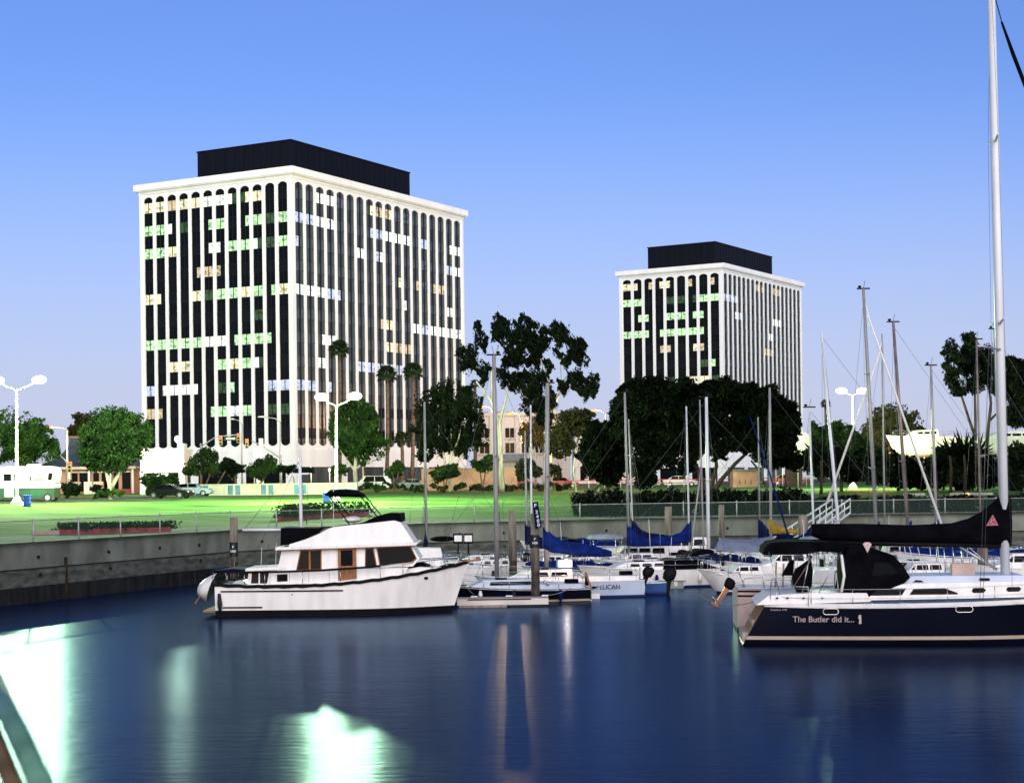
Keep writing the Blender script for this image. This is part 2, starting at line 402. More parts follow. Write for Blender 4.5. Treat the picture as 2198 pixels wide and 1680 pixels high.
for p0, ang, nn in along([79, 230, 425, 660, 880, 1080, 1300], 1.36):
    link('drain_hole', holeme, sw, (p0[0] - nn[0] * 0.1, p0[1] - nn[1] * 0.1, 1.36), rot=(0, 0, ang))
for p0, ang, nn in along([136], 1.0):
    MB().box(-0.05, 0.05, -0.16, -0.02, -0.4, 1.55).build('joint_seam', streak_m, sw, (p0[0], p0[1], 0.6)).rotation_euler = (0, 0, ang)

# ------------------------------------------------------------------ fence on the wall
fn = thing('chain_link_fence', 'low chain-link fence with galvanised posts along the top of the sea wall', 'fence')
mesh_m = bpy.data.materials.new('fence_wire_mesh'); mesh_m.use_nodes = True; n = mesh_m.node_tree
pb = n.nodes['Principled BSDF']; pb.inputs['Base Color'].default_value = (0.04, 0.09, 0.06, 1); pb.inputs['Roughness'].default_value = 0.7
tr = n.nodes.new('ShaderNodeBsdfTransparent'); mx = n.nodes.new('ShaderNodeMixShader'); mx.inputs[0].default_value = 0.24
n.links.new(tr.outputs[0], mx.inputs[1]); n.links.new(pb.outputs[0], mx.inputs[2]); n.links.new(mx.outputs[0], n.nodes['Material Output'].inputs[0])
FO = 0.18
fpts = [(x + nx * FO, y + ny * FO) for (x, y), (nx, ny) in zip(WP, WN)]
keep = [q for q in fpts if q[1] > 55 and q[0] < 60]
FZ0, FZ1 = 3.03, 4.08
MB().loft([[(x, y, FZ0 + 0.06), (x, y, FZ1)] for x, y in keep], smooth=False).build('wire_mesh', mesh_m, fn)
MB().tube([(x, y, FZ1 + 0.01) for x, y in keep], 0.028, 6).build('top_rail', galv, fn)
MB().tube([(x, y, FZ0 + 0.09) for x, y in keep], 0.012, 5).build('bottom_wire', galv, fn)
postme = MB().tube([(0, 0, 0), (0, 0, FZ1 - FZ0 + 0.05)], 0.042, 8).ball((0, 0, FZ1 - FZ0 + 0.07), 0.055, 8, 5).mesh('post', galv)
acc = 0.0; last = keep[0]; link('post', postme, fn, (*last, FZ0))
for q in keep[1:]:
    seg = math.hypot(q[0] - last[0], q[1] - last[1]); pos = 0.0
    while acc + seg - pos >= 3.9:
        pos += 3.9 - acc; acc = 0.0; t = pos / seg
        link('post', postme, fn, (last[0] + (q[0] - last[0]) * t, last[1] + (q[1] - last[1]) * t, FZ0))
    acc += seg - pos; last = q

# red kerbs of the planting beds behind the fence
red_kerb = mat('red_kerb_paint', (0.26, 0.045, 0.055), 0.75, 0.25, var=0.25, scale=2)
def kerb_bed(label, pts, tall, n, plain=None, soil=True):
    root = thing('planting_bed', label, 'planting bed', ground_at(*pts[0]))
    P = [ground_at(*q) - root.location for q in pts]
    z0 = 0.0
    for a, b in zip(P, P[1:]):
        MB().bar(a + Vector((0, 0, 0.12)), b + Vector((0, 0, 0.12)), 0.22, 0.3).build('kerb', red_kerb, root)
    if plain:
        a, b = P[0], P[0] + (P[0] - P[1]).normalized() * plain
        MB().bar(a + Vector((0, 0, 0.11)), b + Vector((0, 0, 0.10)), 0.22, 0.27).build('kerb', mat('bare_kerb', (0.42, 0.30, 0.24), 0.85, var=0.2), root, label='bare concrete end of the kerb')
    rng = np.random.default_rng(len(pts) * 7 + n); pp = []
    for a, b in zip(P, P[1:]):
        t = rng.random((n, 1)); q = np.array(a) * (1 - t) + np.array(b) * t
        q += rng.normal(size=(n, 3)) * [0.25, 0.3, 0.0] + np.array([0, 0.55, 0.2]); q[:, 2] += rng.random(n) ** 1.6 * tall
        pp.append(q)
    leaf_object('ground_cover', leaf_cloud(np.concatenate(pp), 0.10, rng), lf_green, root, kind='stuff')
kerb_bed('planting bed behind the fence with a long red painted kerb and a bare left end', [(124, 96.4), (182, 97.6), (276, 99.6), (365, 101.2)], 0.42, 900, plain=1.6)
kerb_bed('planting bed with red kerb and low shrubs behind the trawler cabin', [(598, 121), (640, 124), (700, 127), (790, 130)], 0.9, 1500)
kerb_bed('short red kerbed bed below the dark fig tree', [(1285, 136), (1325, 137)], 0.3, 300)
# ================================================================== THE TWO OFFICE TOWERS
lit_g = glow('lit_office_green', (0.62, 1.0, 0.55), 0.85, 0.85, 1.9)
lit_w = glow('lit_office_white', (0.95, 1.0, 0.92), 1.0, 0.6, 1.9)
lit_y = glow('lit_office_cream', (1.0, 0.93, 0.62), 0.85, 0.75, 1.9)
lit_o = glow('lit_office_amber', (1.0, 0.80, 0.52), 0.62, 0.8, 2.0)
lit_b = glow('lit_office_cool', (0.72, 0.80, 1.0), 0.75, 0.7, 1.9)
lit_e = glow('lit_office_dusky', (0.22, 0.26, 0.32), 0.45, 0.8, 2.0)
lit_d = glow('lit_office_dim', (0.10, 0.20, 0.10), 0.45, 0.9, 2.0)
LIT = {'g': lit_g, 'w': lit_w, 'y': lit_y, 'o': lit_o, 'b': lit_b, 'd': lit_d, 'e': lit_e}
tower_glass = mat('tower_dark_glass', (0.004, 0.005, 0.006), 0.10, 0.18, var=0.25, scale=0.4)
spandrel_glass = mat('tower_spandrel_glass', (0.002, 0.003, 0.003), 0.16, 0.16, var=0.2, scale=0.5)
reflect_glass = mat('tower_reflection_glass', (0.075, 0.090, 0.095), 0.25, 0.5, var=0.4, scale=0.5, stretch=(2, 2, 0.25))  # right-face glass and spandrel: sky reflection put into the paler grey
reflect_spandrel = mat('tower_grey_spandrel', (0.045, 0.055, 0.058), 0.25, 0.5, var=0.35, scale=0.5, stretch=(2, 2, 0.3))
frame_m = mat('tower_window_frame', (0.008, 0.008, 0.009), 0.5, 0.3)
pent_m = mat('penthouse_dark_metal', (0.004, 0.005, 0.009), 0.6, 0.12, var=0.25, scale=0.5, stretch=(4, 4, 0.3))

def lit_map(spec):
    """'row:col[l|r]kind ...'  -> {(row, col): (left, right)}"""
    d = {}
    for tok in spec.split():
        row, rest = tok.split(':'); kind = rest[-1]; rest = rest[:-1]
        half = None
        if rest[-1] in 'lr': half = rest[-1]; rest = rest[:-1]
        a, b = (rest.split('-') + [rest])[:2] if '-' in rest else (rest, rest)
        for c in range(int(a), int(b) + 1):
            k = (int(row), c); l, r = d.get(k, (None, None))
            if half != 'r': l = kind
            if half != 'l': r = kind
            d[k] = (l, r)
    return d

def tower(label, corner, rz, Lr, Ll, nr, nl, lit_right, lit_left, z_ground, pent, win_max=300):
    ZB, ZT, NFL = 12.0, 53.9, 11
    H = (ZT - ZB) / NFL
    t = thing('office_tower', label, 'office tower', (corner[0], corner[1], z_ground), rz)
    z0 = -z_ground
    e = 0.55                                            # corner pier
    cm = MB().box(0.16, Lr - 0.16, 0.16, Ll - 0.16, 0.0, ZT + z0 + 0.5); cm.m[2] = 1; cm.build('core', [spandrel_glass, reflect_spandrel], t)
    # window band by band
    count = 0; rest = MB()
    for face, n, L, lit in (('left', nl, Ll, lit_left), ('right', nr, Lr, lit_right)):
        bay = (L - 2 * e) / n; fin_w = bay * (0.245 if face == 'left' else 0.20); ww = bay - fin_w
        wz = 1.66; k = ww / 2; hh = wz / 2
        # one window: two panes, a mullion, head and sill bars; x runs along the face, -y outwards
        def wmesh():
            m = MB()
            m.box(-k + 0.02, -0.05, -0.03, 0.02, -hh, hh, 0); m.box(0.05, k - 0.02, -0.03, 0.02, -hh, hh, 1)
            m.box(-0.05, 0.05, -0.09, 0.02, -hh - 0.04, hh + 0.04, 2)
            m.box(-k + 0.02, k - 0.02, -0.06, 0.02, hh, hh + 0.06, 2); m.box(-k + 0.02, k - 0.02, -0.06, 0.02, -hh - 0.06, -hh, 2)
            gl_ = tower_glass if face == 'left' else reflect_glass
            return m.mesh('window', [gl_, gl_, frame_m])
        wme = wmesh()
        # fins and arched heads
        finme = MB().box(-fin_w / 2, fin_w / 2, -0.04, 0.5, ZB - 0.9, ZT + 0.6).mesh('fin', facade_white)
        def arch(flip):
            pts = [(-k - 0.02, 0), (-k - 0.02, 1.0), (k + 0.02, 1.0), (k + 0.02, 0)]
            for j in range(9):
                u = -1 + 2 * j / 8; pts.append((-u * k, 0.46 * (1 - abs(u) ** 2.3)))
            if flip: pts = [(x, -z) for x, z in pts][::-1]
            return MB().prism(pts, 0.0, 0.45).mesh('arch_head', facade_white)
        a_up, a_dn = arch(False), arch(True)
        mulme = MB().box(*((-0.045, 0.045) if face == 'left' else (-0.16, 0.16)), 0.05, 0.20, ZB + 0.1, ZT - 0.05).mesh('mullion', frame_m)
        def put(name, me, s, off, z):
            if face == 'right': return link(name, me, t, (s, off, z + z0))
            return link(name, me, t, (off, L - s, z + z0), rot=(0, 0, -math.pi / 2))
        for i in range(n + 1): put('fin', finme, e + i * bay, 0.0, 0)
        for i in range(n):
            s = e + (i + 0.5) * bay
            put('arch_head', a_up, s, -0.01, ZT - 0.45); put('arch_head', a_dn, s, -0.01, ZB + 0.45)
            put('mullion', mulme, s, 0.0, 0)
        order = [(r, c) for r in range(NFL) for c in range(n)]
        for r, c in order:
            s = e + (c + 0.5) * bay; z = ZT - (r + 0.5) * H + 0.10
            l, q = lit.get((r, c), (None, None))
            hidden = face == 'right' and r == NFL - 1 and c >= 6
            if count >= win_max or hidden:
                for x0, x1 in ((-k + 0.02, -0.05), (0.05, k - 0.02)):
                    if face == 'right': rest.box(s + x0, s + x1, 0.12, 0.17, z - hh + z0, z + hh + z0)
                    else: rest.box(0.12, 0.17, L - s + x0, L - s + x1, z - hh + z0, z + hh + z0)
                continue
            o = put('window', wme, s, 0.15, z); count += 1
            if l or q:
                for sl, kd in ((0, l), (1, q)):
                    if kd: o.material_slots[sl].link = 'OBJECT'; o.material_slots[sl].material = LIT[kd]
    if rest.v: rest.build('more_windows', tower_glass, t, kind='stuff')
    # corner piers, cornice, belt, ground floor
    for x, y in ((0, 0), (Lr - e - 0.1, 0), (0, Ll - e - 0.1)):
        MB().box(x - 0.08 if x == 0 else x, x + e + 0.1 if x == 0 else x + e + 0.18, y - 0.08 if y == 0 else y, y + e + 0.1 if y == 0 else y + e + 0.18, ZB + z0 - 1.0, ZT + z0 + 0.55).build('corner_pier', facade_white, t)
    c = MB(); c.box(-0.15, Lr + 0.15, -0.15, Ll + 0.15, ZT + z0 + 0.5, ZT + z0 + 0.95)
    c.box(-0.55, Lr + 0.55, -0.55, Ll + 0.55, ZT + z0 + 0.95, ZT + z0 + 1.12)
    c.box(-0.75, Lr + 0.75, -0.75, Ll + 0.75, ZT + z0 + 1.12, ZT + z0 + 2.15)
    c.build('cornice', facade_white, t)
    MB().box(-0.12, Lr + 0.12, -0.12, Ll + 0.12, 8.6 + z0, ZB + z0 - 0.52).build('belt_course', facade_white, t)
    MB().box(2.2, Lr - 2.2, 2.2, Ll - 2.2, 0.0, 8.62 + z0).build('lobby_glazing', tower_glass, t)
    col = MB().box(-0.9, 0.9, -0.9, 0.9, 0, 8.6 + z0).mesh('column', facade_white)
    for i in range(5):
        link('column', col, t, (0.95 + i * (Lr - 1.9) / 4, 0.95, 0))
        if i < 4: link('column', col, t, (0.95, 0.95 + i * (Ll - 1.9) / 3, 0)) if i else None
    a0, a1, b0, b1, zt = pent
    pm = MB(); pm.box(b0, b1, a0, a1, ZT + z0 + 2.1, zt + z0)
    po = pm.build('penthouse', pent_m, t)
    MB().box(b0 - 0.12, b1 + 0.12, a0 - 0.12, a1 + 0.12, zt + z0 - 0.02, zt + z0 + 0.22).build('coping', pent_m, po)
    seam = MB()
    for i in range(1, 22): seam.box(b0 + (b1 - b0) * i / 22 - 0.03, b0 + (b1 - b0) * i / 22 + 0.03, a0 - 0.06, a0, ZT + z0 + 2.2, zt + z0 - 0.1)
    for i in range(1, 10): seam.box(b0 - 0.06, b0, a0 + (a1 - a0) * i / 10 - 0.03, a0 + (a1 - a0) * i / 10 + 0.03, ZT + z0 + 2.2, zt + z0 - 0.1)
    seam.build('panel_seam', pent_m, po, kind='stuff')
    return t

A_T = math.atan2(0.871, 0.491)
L1 = lit_map('0:0-1y 0:2o 0:3-4y 0:5w 0:6w 0:7lw 0:7rd 0:8d 0:8ry 0:9y 1:0-1g 1:2lw 1:3d 1:5rg 1:6g 1:8rg 1:9g 1:10d 1:11g '
             '2:0-1g 2:2y 2:5rw 2:6lw 2:7-8g 2:9lw 2:9rd 2:10d 2:11g 3:4ro 3:5o 3:6lo 4:0y 4:1ly 4:4y 4:5d 4:6-7g 4:8y 4:9g 4:10rg 4:11y '
             '5:9d 6:0-2g 6:3g 6:4g 6:5-6w 6:7rg 6:8-9g 6:10lg 7:2-3y 7:6g 7:7y 7:8g 7:9lw 7:9rd 8:0lb 8:0rb 8:1rw 8:2-3w 8:4lw 8:6d 8:7lg 8:10-11b '
             '9:0o 9:1lo 9:5rg 9:6g 9:7w 9:8g 9:10-11d')
R1 = lit_map('0:2-3w 0:4e 0:7ry 0:8-9o 0:9ry 0:10-11e 1:0-1b 1:2-3w 1:7rb 1:8b 1:9-10w 1:11w 1:13b 1:16rw 1:17w 2:0lb 2:6w 2:8rw 2:8lb 2:13e 2:16b 2:17w '
             '3:10ry 3:12ro 3:13e 3:14ro 3:15o 4:0-2w 4:3b 4:4lb 4:11lw 4:16w 5:8ro 5:9y 5:12w 5:13b 5:14-16w 5:17w 6:2rw 6:3w 6:9y 6:10-11o 7:2w 7:6b 7:7b 7:8-9b 7:10b 8:0b 8:1b 8:3lb 9:9-10o')
tower('taller looking white-finned office tower on the left with dark penthouse', (-34.3, 270), A_T, 52.5, 31.4, 18, 12, R1, L1, 5.3, (6, 25.6, 8, 43.9, 62.2))
L2 = lit_map('0:0y 0:1ly 0:2ro 0:3ry 0:4ly 0:6lo 0:8lo 1:0-1g 1:4d 1:5d 1:6rd 1:7-8g 2:1rg 2:2lg 2:4g 2:5g 2:6rg 2:7lg 3:0-1g 3:2lg 3:3rg 3:4-6g 3:7lg 4:3ro 4:4lo 4:6ry 4:7lo 5:7d 5:8lg 6:2d 6:4d 6:6-7y 6:8d')
R2 = lit_map('0:4e 0:6e 0:7o 0:8ro 0:10e 0:11-12o 1:0b 1:1-2b 1:4e 1:6e 2:2rw 2:3b 2:7e 2:8e 2:10e 2:11-12w 2:16e 3:3-4e 3:5e 3:6e 3:8e 3:10w 3:11-13e 4:9-10o 5:0-2e 7:9-11b')
tower('smaller looking white-finned office tower farther back on the right', (49.5, 397), math.atan2(41.5, 25.4), 48.7, 27.0, 18, 9, R2, L2, 5.4, (4.5, 22.3, 6, 40.5, 62.0))
# ================================================================== TREES AND SHRUBS
def tree(name, label, D, bx, trunks, lobes, n, leaf, m, bark, cat='tree', group=None, seed=1, clump=0.28, shell=0.5, droop=0.0, depth=1.0, base_z=None, kindname='crown', fill=0.35, ragged=0.55):
    base = ground_at(bx, D)
    if base_z is not None: base.z = base_z
    root = thing(name, label, cat, base, 0, group)
    s = D / F_PX; rng = np.random.default_rng(seed)
    if trunks:
        for k, tr in enumerate(trunks):
            pts = []; rs = []
            for q in tr:
                p_ = W(q[0], q[1], D + (q[3] if len(q) > 3 else 0.0)) - root.location; pts.append(p_); rs.append(q[2] * s)
            if k == 0: pts[0].z = -0.15
            MB().tube(pts, rs, 8).build('trunk' if k == 0 else 'limb', bark, root)
    L = []
    for q in lobes:
        c = W(q[0], q[1], D) - root.location
        dy = q[4] * s if len(q) > 4 else rng.uniform(-0.5, 0.5) * min(q[2], q[3]) * s
        L.append((c.x, c.y + dy, c.z, q[2] * s, 0.5 * (q[2] + q[3]) * s * depth, q[3] * s))
    pts = lobe_points(L, n, rng, clump, shell, fill, ragged)
    pts = pts[pts[:, 2] > 0.05]
    leaf_object(kindname, leaf_cloud(pts, leaf, rng, droop), m, root)
    return root

# left of the towers
tree('broadleaf_tree', 'round green tree behind the motorhome beside the left park lamp', 178, 42, [[(38, 1050, 7), (40, 990, 6), (45, 940, 4)], [(40, 995, 3), (22, 960, 2)], [(40, 990, 3), (72, 950, 2)]],
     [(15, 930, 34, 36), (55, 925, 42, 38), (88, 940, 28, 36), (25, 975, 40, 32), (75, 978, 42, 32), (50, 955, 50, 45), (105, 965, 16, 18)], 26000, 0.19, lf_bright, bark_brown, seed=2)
tree('broadleaf_tree', 'dense dark green tree with several pale trunks near the dark saloon car', 168, 240,
     [[(238, 1068, 7), (236, 1040, 5.5), (228, 1010, 4), (222, 985, 2)], [(240, 1045, 5), (256, 1015, 3.6), (266, 985, 2)], [(254, 1020, 3), (276, 995, 2), (288, 980, 1.2)], [(232, 1020, 3), (214, 995, 1.6)]],
     [(212, 930, 36, 30), (250, 915, 40, 32), (288, 930, 32, 34), (200, 955, 26, 24), (240, 955, 48, 34), (290, 965, 30, 28), (220, 978, 34, 20), (268, 978, 38, 20), (308, 952, 14, 22)], 30000, 0.18, lf_green, bark_pale, seed=3)
tree('broadleaf_tree', 'small far tree top showing behind the slate roof', 245, 185, [[(185, 1045, 5), (185, 930, 3)]], [(168, 918, 22, 14), (192, 912, 28, 20), (210, 920, 20, 18)], 3500, 0.3, lf_olive, bark_brown, seed=4)
# clipped trees before the left tower
tree('clipped_tree', 'leftmost rounded clipped tree on the low wall before the left tower', 196, 440, [[(432, 1044, 2.2), (431, 1022, 2), (428, 1008, 1.5)], [(441, 1042, 2.2), (450, 1020, 2), (446, 1008, 1.5)], [(466, 1042, 3), (478, 1020, 2), (484, 1010, 1)]],
     [(424, 1000, 24, 18), (448, 990, 22, 20), (460, 1004, 18, 14)], 9000, 0.15, lf_green, bark_brown, seed=5, shell=0.6)
tree('clipped_tree', 'low middle clipped hedge tree between two rounded trees on the low wall', 197, 500, [[(506, 1042, 2), (504, 1015, 1.6)], [(500, 1030, 1.5), (488, 1015, 1)]], [(488, 1004, 18, 13), (508, 1003, 18, 13), (500, 1008, 24, 10)], 6500, 0.15, lf_dark, bark_brown, seed=6, shell=0.6)
tree('clipped_tree', 'rightmost rounded clipped tree on the low wall below the traffic signals', 196, 560, [[(552, 1043, 2.4), (548, 1030, 2), (556, 1012, 1.5)], [(556, 1040, 2), (572, 1022, 1.2)]], [(540, 998, 20, 16), (560, 990, 24, 18), (580, 1000, 16, 15), (555, 1006, 32, 11)], 9000, 0.15, lf_green, bark_brown, seed=7, shell=0.6)
tree('shrub', 'low shrub with bare stems left of the central lamp column', 200, 632, [[(634, 1042, 1.4), (630, 1022, 1)], [(640, 1042, 1.2), (648, 1022, 0.8)]], [(612, 1010, 12, 9), (632, 1012, 18, 9), (652, 1014, 16, 9)], 2600, 0.16, lf_dark, bark_brown, cat='shrub', seed=8)
tree('shrub', 'fountain-like bright bush beside the white sign wall', 185, 340, [], [(322, 1034, 18, 14), (345, 1028, 22, 16), (366, 1034, 16, 14), (340, 1042, 34, 8)], 6000, 0.17, lf_bright, bark_brown, cat='shrub', seed=9)
for bx, lb, sd in ((144, 'bowl-shaped clipped hedge ball right behind the motorhome', 10), (219, 'bowl-shaped clipped hedge ball left of the pale trunks', 11)):
    tree('clipped_shrub', lb, 178, bx, [[(bx, 1066, 2), (bx, 1055, 2)]], [(bx, 1050, 28, 10), (bx - 12, 1047, 16, 7), (bx + 12, 1047, 16, 7)], 4200, 0.12, lf_dark, bark_brown, cat='shrub', seed=sd, group='bowl-shaped hedge balls', shell=0.7)
tree('ground_cover_bed', 'leafy ground cover around the foot of the pale trunks', 167, 225, [], [(215, 1064, 20, 4), (245, 1062, 18, 4), (195, 1066, 10, 3)], 2500, 0.12, lf_bright, bark_brown, cat='plants', seed=12)
# behind and beside the central lamp
tree('broadleaf_tree', 'leafy tree lit green by the central park lamp', 214, 764, [[(764, 1046, 5), (762, 1010, 4.5), (764, 985, 3.5), (758, 960, 2)], [(762, 1010, 3.4), (742, 985, 2.2), (730, 965, 1.2)], [(765, 1005, 3), (790, 992, 2), (812, 985, 1.3)]],
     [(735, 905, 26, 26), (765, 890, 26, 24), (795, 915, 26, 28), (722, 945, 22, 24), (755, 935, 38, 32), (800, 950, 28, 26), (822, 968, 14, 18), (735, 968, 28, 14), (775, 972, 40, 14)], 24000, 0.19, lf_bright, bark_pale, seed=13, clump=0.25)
tree('magnolia_tree', 'dark glossy tree with many pale stems left of the tall eucalyptus', 206, 966,
     [[(964, 1012, 3.4), (968, 980, 3), (985, 940, 2), (992, 905, 1)], [(958, 1010, 3), (952, 975, 2.4), (944, 945, 1.4)], [(972, 1010, 3), (985, 985, 2.4), (1008, 958, 1.3)], [(962, 1010, 2.6), (970, 965, 2), (968, 920, 1)]],
     [(930, 870, 28, 34), (962, 855, 30, 30), (1000, 872, 30, 34), (918, 915, 26, 32), (958, 905, 44, 40), (1005, 918, 30, 34), (930, 955, 34, 28), (975, 950, 40, 26), (1015, 955, 18, 24), (905, 972, 18, 22)], 30000, 0.20, lf_dark, bark_pale, seed=14, clump=0.25)
# shrubs along the peach wall
for k, (bx, by, rx, ry, lb) in enumerate([(728, 1008, 16, 10, 'small shrub right of the central lamp column'), (848, 1010, 24, 12, 'small leafy tree between the parked cars'), (955, 1018, 24, 14, 'thin-stemmed small tree before the peach wall'),
                                          (1036, 996, 30, 12, 'flat-topped small tree before the peach wall')]):
    tree('small_tree', lb, 196, bx, [[(bx, 1047, 1.8), (bx - 3, 1028, 1.5), (bx - 8, by, 1)], [(bx + 2, 1040, 1.4), (bx + 8, by, 0.9)]], [(bx - rx * 0.5, by, rx * 0.6, ry), (bx + rx * 0.5, by - 2, rx * 0.6, ry), (bx, by - 3, rx * 0.7, ry)], 2600, 0.18, lf_green, bark_brown, cat='tree', seed=20 + k)
for k, (bx, rx) in enumerate([(800, 22), (850, 24), (900, 24), (945, 20), (985, 18), (1020, 14), (1052, 16), (1090, 18), (1130, 18), (1170, 18), (1210, 20)]):
    D = 193 + 3 * (k % 3)
    wd = ['between the lamp column and the palms', 'below the parked white van', 'before the dark parked car', 'left of the thin-stemmed small tree', 'right of the thin-stemmed small tree', 'left of the flat-topped small tree', 'right of the flat-topped small tree', 'right of the white eucalyptus trunk', 'under the eucalyptus crown', 'right of the grey mast behind the name banner', 'left of the leaning dark tree'][k]
    tree('low_shrub', 'low shrub in the planting strip ' + wd, D, bx, [], [(bx - rx * 0.4, 1045, rx * 0.6, 4.5), (bx + rx * 0.4, 1044, rx * 0.6, 5.5)], 1300, 0.14, lf_olive if k % 2 else lf_green, bark_brown, cat='shrub', group='low shrubs along the planting strip', seed=40 + k)
# eucalyptus
def E8(q): return (981 + q[0] * 0.2664, 653 + q[1] * 0.2664, q[2] * 0.29, q[3] * 0.31) + tuple(q[4:])
tree('eucalyptus_tree', 'tall eucalyptus with white trunk and clustered drooping dark crowns between the towers', 196, 1080,
     [[(1079, 1056, 6.5), (1075, 1000, 5.5), (1072, 920, 5), (1070, 905, 4.5), (1052, 858, 2.6), (1022, 818, 1.6)], [(1072, 908, 3.6), (1084, 862, 2.6), (1092, 830, 1.6), (1100, 790, 1)], [(1055, 862, 2.4), (1056, 800, 2), (1070, 740, 1.2)],
      [(1182, 1052, 5.5), (1180, 985, 4.5), (1181, 910, 3.8), (1190, 866, 3), (1178, 820, 2), (1160, 770, 1)], [(1190, 868, 2.4), (1205, 835, 1.6), (1202, 760, 1.1), (1190, 725, 0.8)], [(1136, 860, 1.6), (1112, 835, 1.4), (1098, 800, 1)]],
     [E8(q) for q in [(360, 150, 55, 65), (345, 240, 70, 70), (180, 210, 38, 70), (185, 310, 40, 60), (80, 400, 62, 75), (130, 500, 60, 70), (215, 560, 45, 95), (40, 480, 35, 60), (560, 160, 70, 65), (440, 260, 75, 85), (560, 290, 90, 110), (660, 330, 70, 90), (410, 420, 55, 90),
      (500, 430, 90, 70), (640, 440, 70, 60), (370, 590, 50, 80), (480, 620, 80, 70), (620, 610, 90, 80), (735, 520, 42, 62), (820, 220, 75, 72), (880, 290, 60, 55), (960, 370, 80, 90), (890, 440, 45, 70), (820, 400, 30, 50), (1020, 440, 32, 45), (720, 260, 40, 90),
      (560, 710, 70, 60), (660, 720, 60, 70), (620, 820, 80, 70), (700, 900, 70, 80), (760, 780, 60, 80), (860, 660, 60, 60), (930, 580, 55, 55), (1000, 640, 60, 75), (1060, 690, 60, 80), (1090, 620, 40, 55), (700, 640, 60, 60)]],
     64000, 0.16, lf_euc, bark_pale, seed=60, clump=0.30, shell=0.4, droop=1.2, fill=0.16, ragged=0.42)
tree('broadleaf_tree', 'thin leaning tree with olive foliage under the right side of the eucalyptus', 186, 1238,
     [[(1238, 1062, 2.6), (1231, 1010, 2), (1236, 965, 2.4), (1243, 930, 1.6), (1247, 885, 1)], [(1236, 960, 1.4), (1252, 940, 1)]],
     [(1232, 890, 28, 24), (1252, 900, 22, 20), (1215, 920, 30, 30), (1200, 950, 26, 26), (1245, 925, 16, 14)], 15000, 0.17, lf_olive, bark_pale, seed=61, clump=0.3)
tree('broadleaf_tree', 'small tree glowing amber under the sodium street lamp', 236, 1150, [[(1150, 1045, 2.6), (1150, 985, 2.4), (1146, 950, 1.4)], [(1151, 985, 1.6), (1164, 950, 1)]], [(1135, 925, 16, 16), (1158, 918, 18, 18), (1148, 942, 22, 18), (1165, 945, 12, 14)], 4200, 0.22, leafmat('leaf_sodium_lit', (0.06, 0.045, 0.010), (0.16, 0.11, 0.03)), bark_pale, seed=62)  # sodium light put into the yellowish leaf colour
tree('round_shrub', 'large round shrub before the grey-roofed house', 190, 1132, [], [(1132, 1006, 20, 20), (1122, 1015, 14, 14), (1145, 1015, 14, 14), (1190, 1012, 12, 12)], 5000, 0.17, lf_olive, bark_brown, cat='shrub', seed=63)
# fig and neighbours
def FG(q): return (1224.6 + q[0] * 0.2429, 785 + q[1] * 0.2429, q[2] * 0.2429, q[3] * 0.2429) + tuple(q[4:])
tree('fig_tree', 'huge dark spreading fig tree before the right tower', 166, 1530,
     [[(1512, 1066, 7), (1508, 1040, 6), (1500, 1010, 5), (1480, 980, 4)], [(1516, 1062, 6), (1530, 1030, 5), (1538, 1000, 4), (1535, 970, 3)], [(1528, 1058, 6), (1552, 1025, 4.6), (1578, 995, 4), (1600, 975, 3)], [(1640, 1040, 3), (1630, 1010, 2.4), (1612, 988, 2)]],
     [FG(q) for q in [(540, 250, 110, 110), (700, 200, 110, 90), (880, 250, 120, 120), (1050, 230, 120, 100), (1220, 270, 120, 120), (1400, 260, 120, 110), (1560, 270, 110, 110), (1720, 310, 110, 110), (1850, 400, 110, 110), (1960, 530, 90, 110), (1930, 680, 80, 100), (480, 420, 100, 120),
      (650, 420, 130, 140), (850, 430, 140, 140), (1080, 450, 140, 140), (1250, 420, 100, 100), (1620, 470, 140, 140), (1780, 560, 120, 120), (480, 600, 100, 110), (620, 640, 120, 120), (800, 660, 130, 120), (1000, 660, 120, 100), (1180, 620, 90, 90), (1680, 680, 120, 110), (1560, 640, 100, 90), (1480, 480, 80, 90), (1820, 720, 100, 100), (760, 820, 110, 100),
      (620, 860, 100, 90), (900, 790, 110, 90), (1740, 800, 80, 70), (1880, 800, 80, 70), (1100, 760, 90, 70), (1930, 880, 80, 60), (700, 960, 90, 80), (1330, 330, 70, 100), (1330, 560, 90, 80), (1420, 640, 80, 70), (1260, 690, 90, 70), (1360, 740, 70, 60), (1060, 860, 80, 50), (1980, 430, 60, 80)]],
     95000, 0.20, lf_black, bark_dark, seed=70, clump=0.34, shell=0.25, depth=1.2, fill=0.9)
tree('broadleaf_tree', 'dark low-branched tree left of the huge fig', 172, 1290, [[(1272, 1078, 3), (1266, 1060, 3), (1288, 1040, 2.4), (1300, 1010, 2)], [(1320, 1070, 3.4), (1304, 1048, 3), (1290, 1020, 2)], [(1322, 1070, 2.6), (1330, 1040, 2)]],
     [(1290, 925, 22, 16), (1318, 915, 20, 22), (1275, 950, 26, 22), (1308, 950, 26, 26), (1258, 985, 22, 26), (1290, 985, 32, 30), (1320, 995, 26, 34), (1265, 1015, 22, 18), (1300, 1022, 30, 20)], 26000, 0.18, lf_black, bark_dark, seed=71, clump=0.3, shell=0.35, fill=0.6)
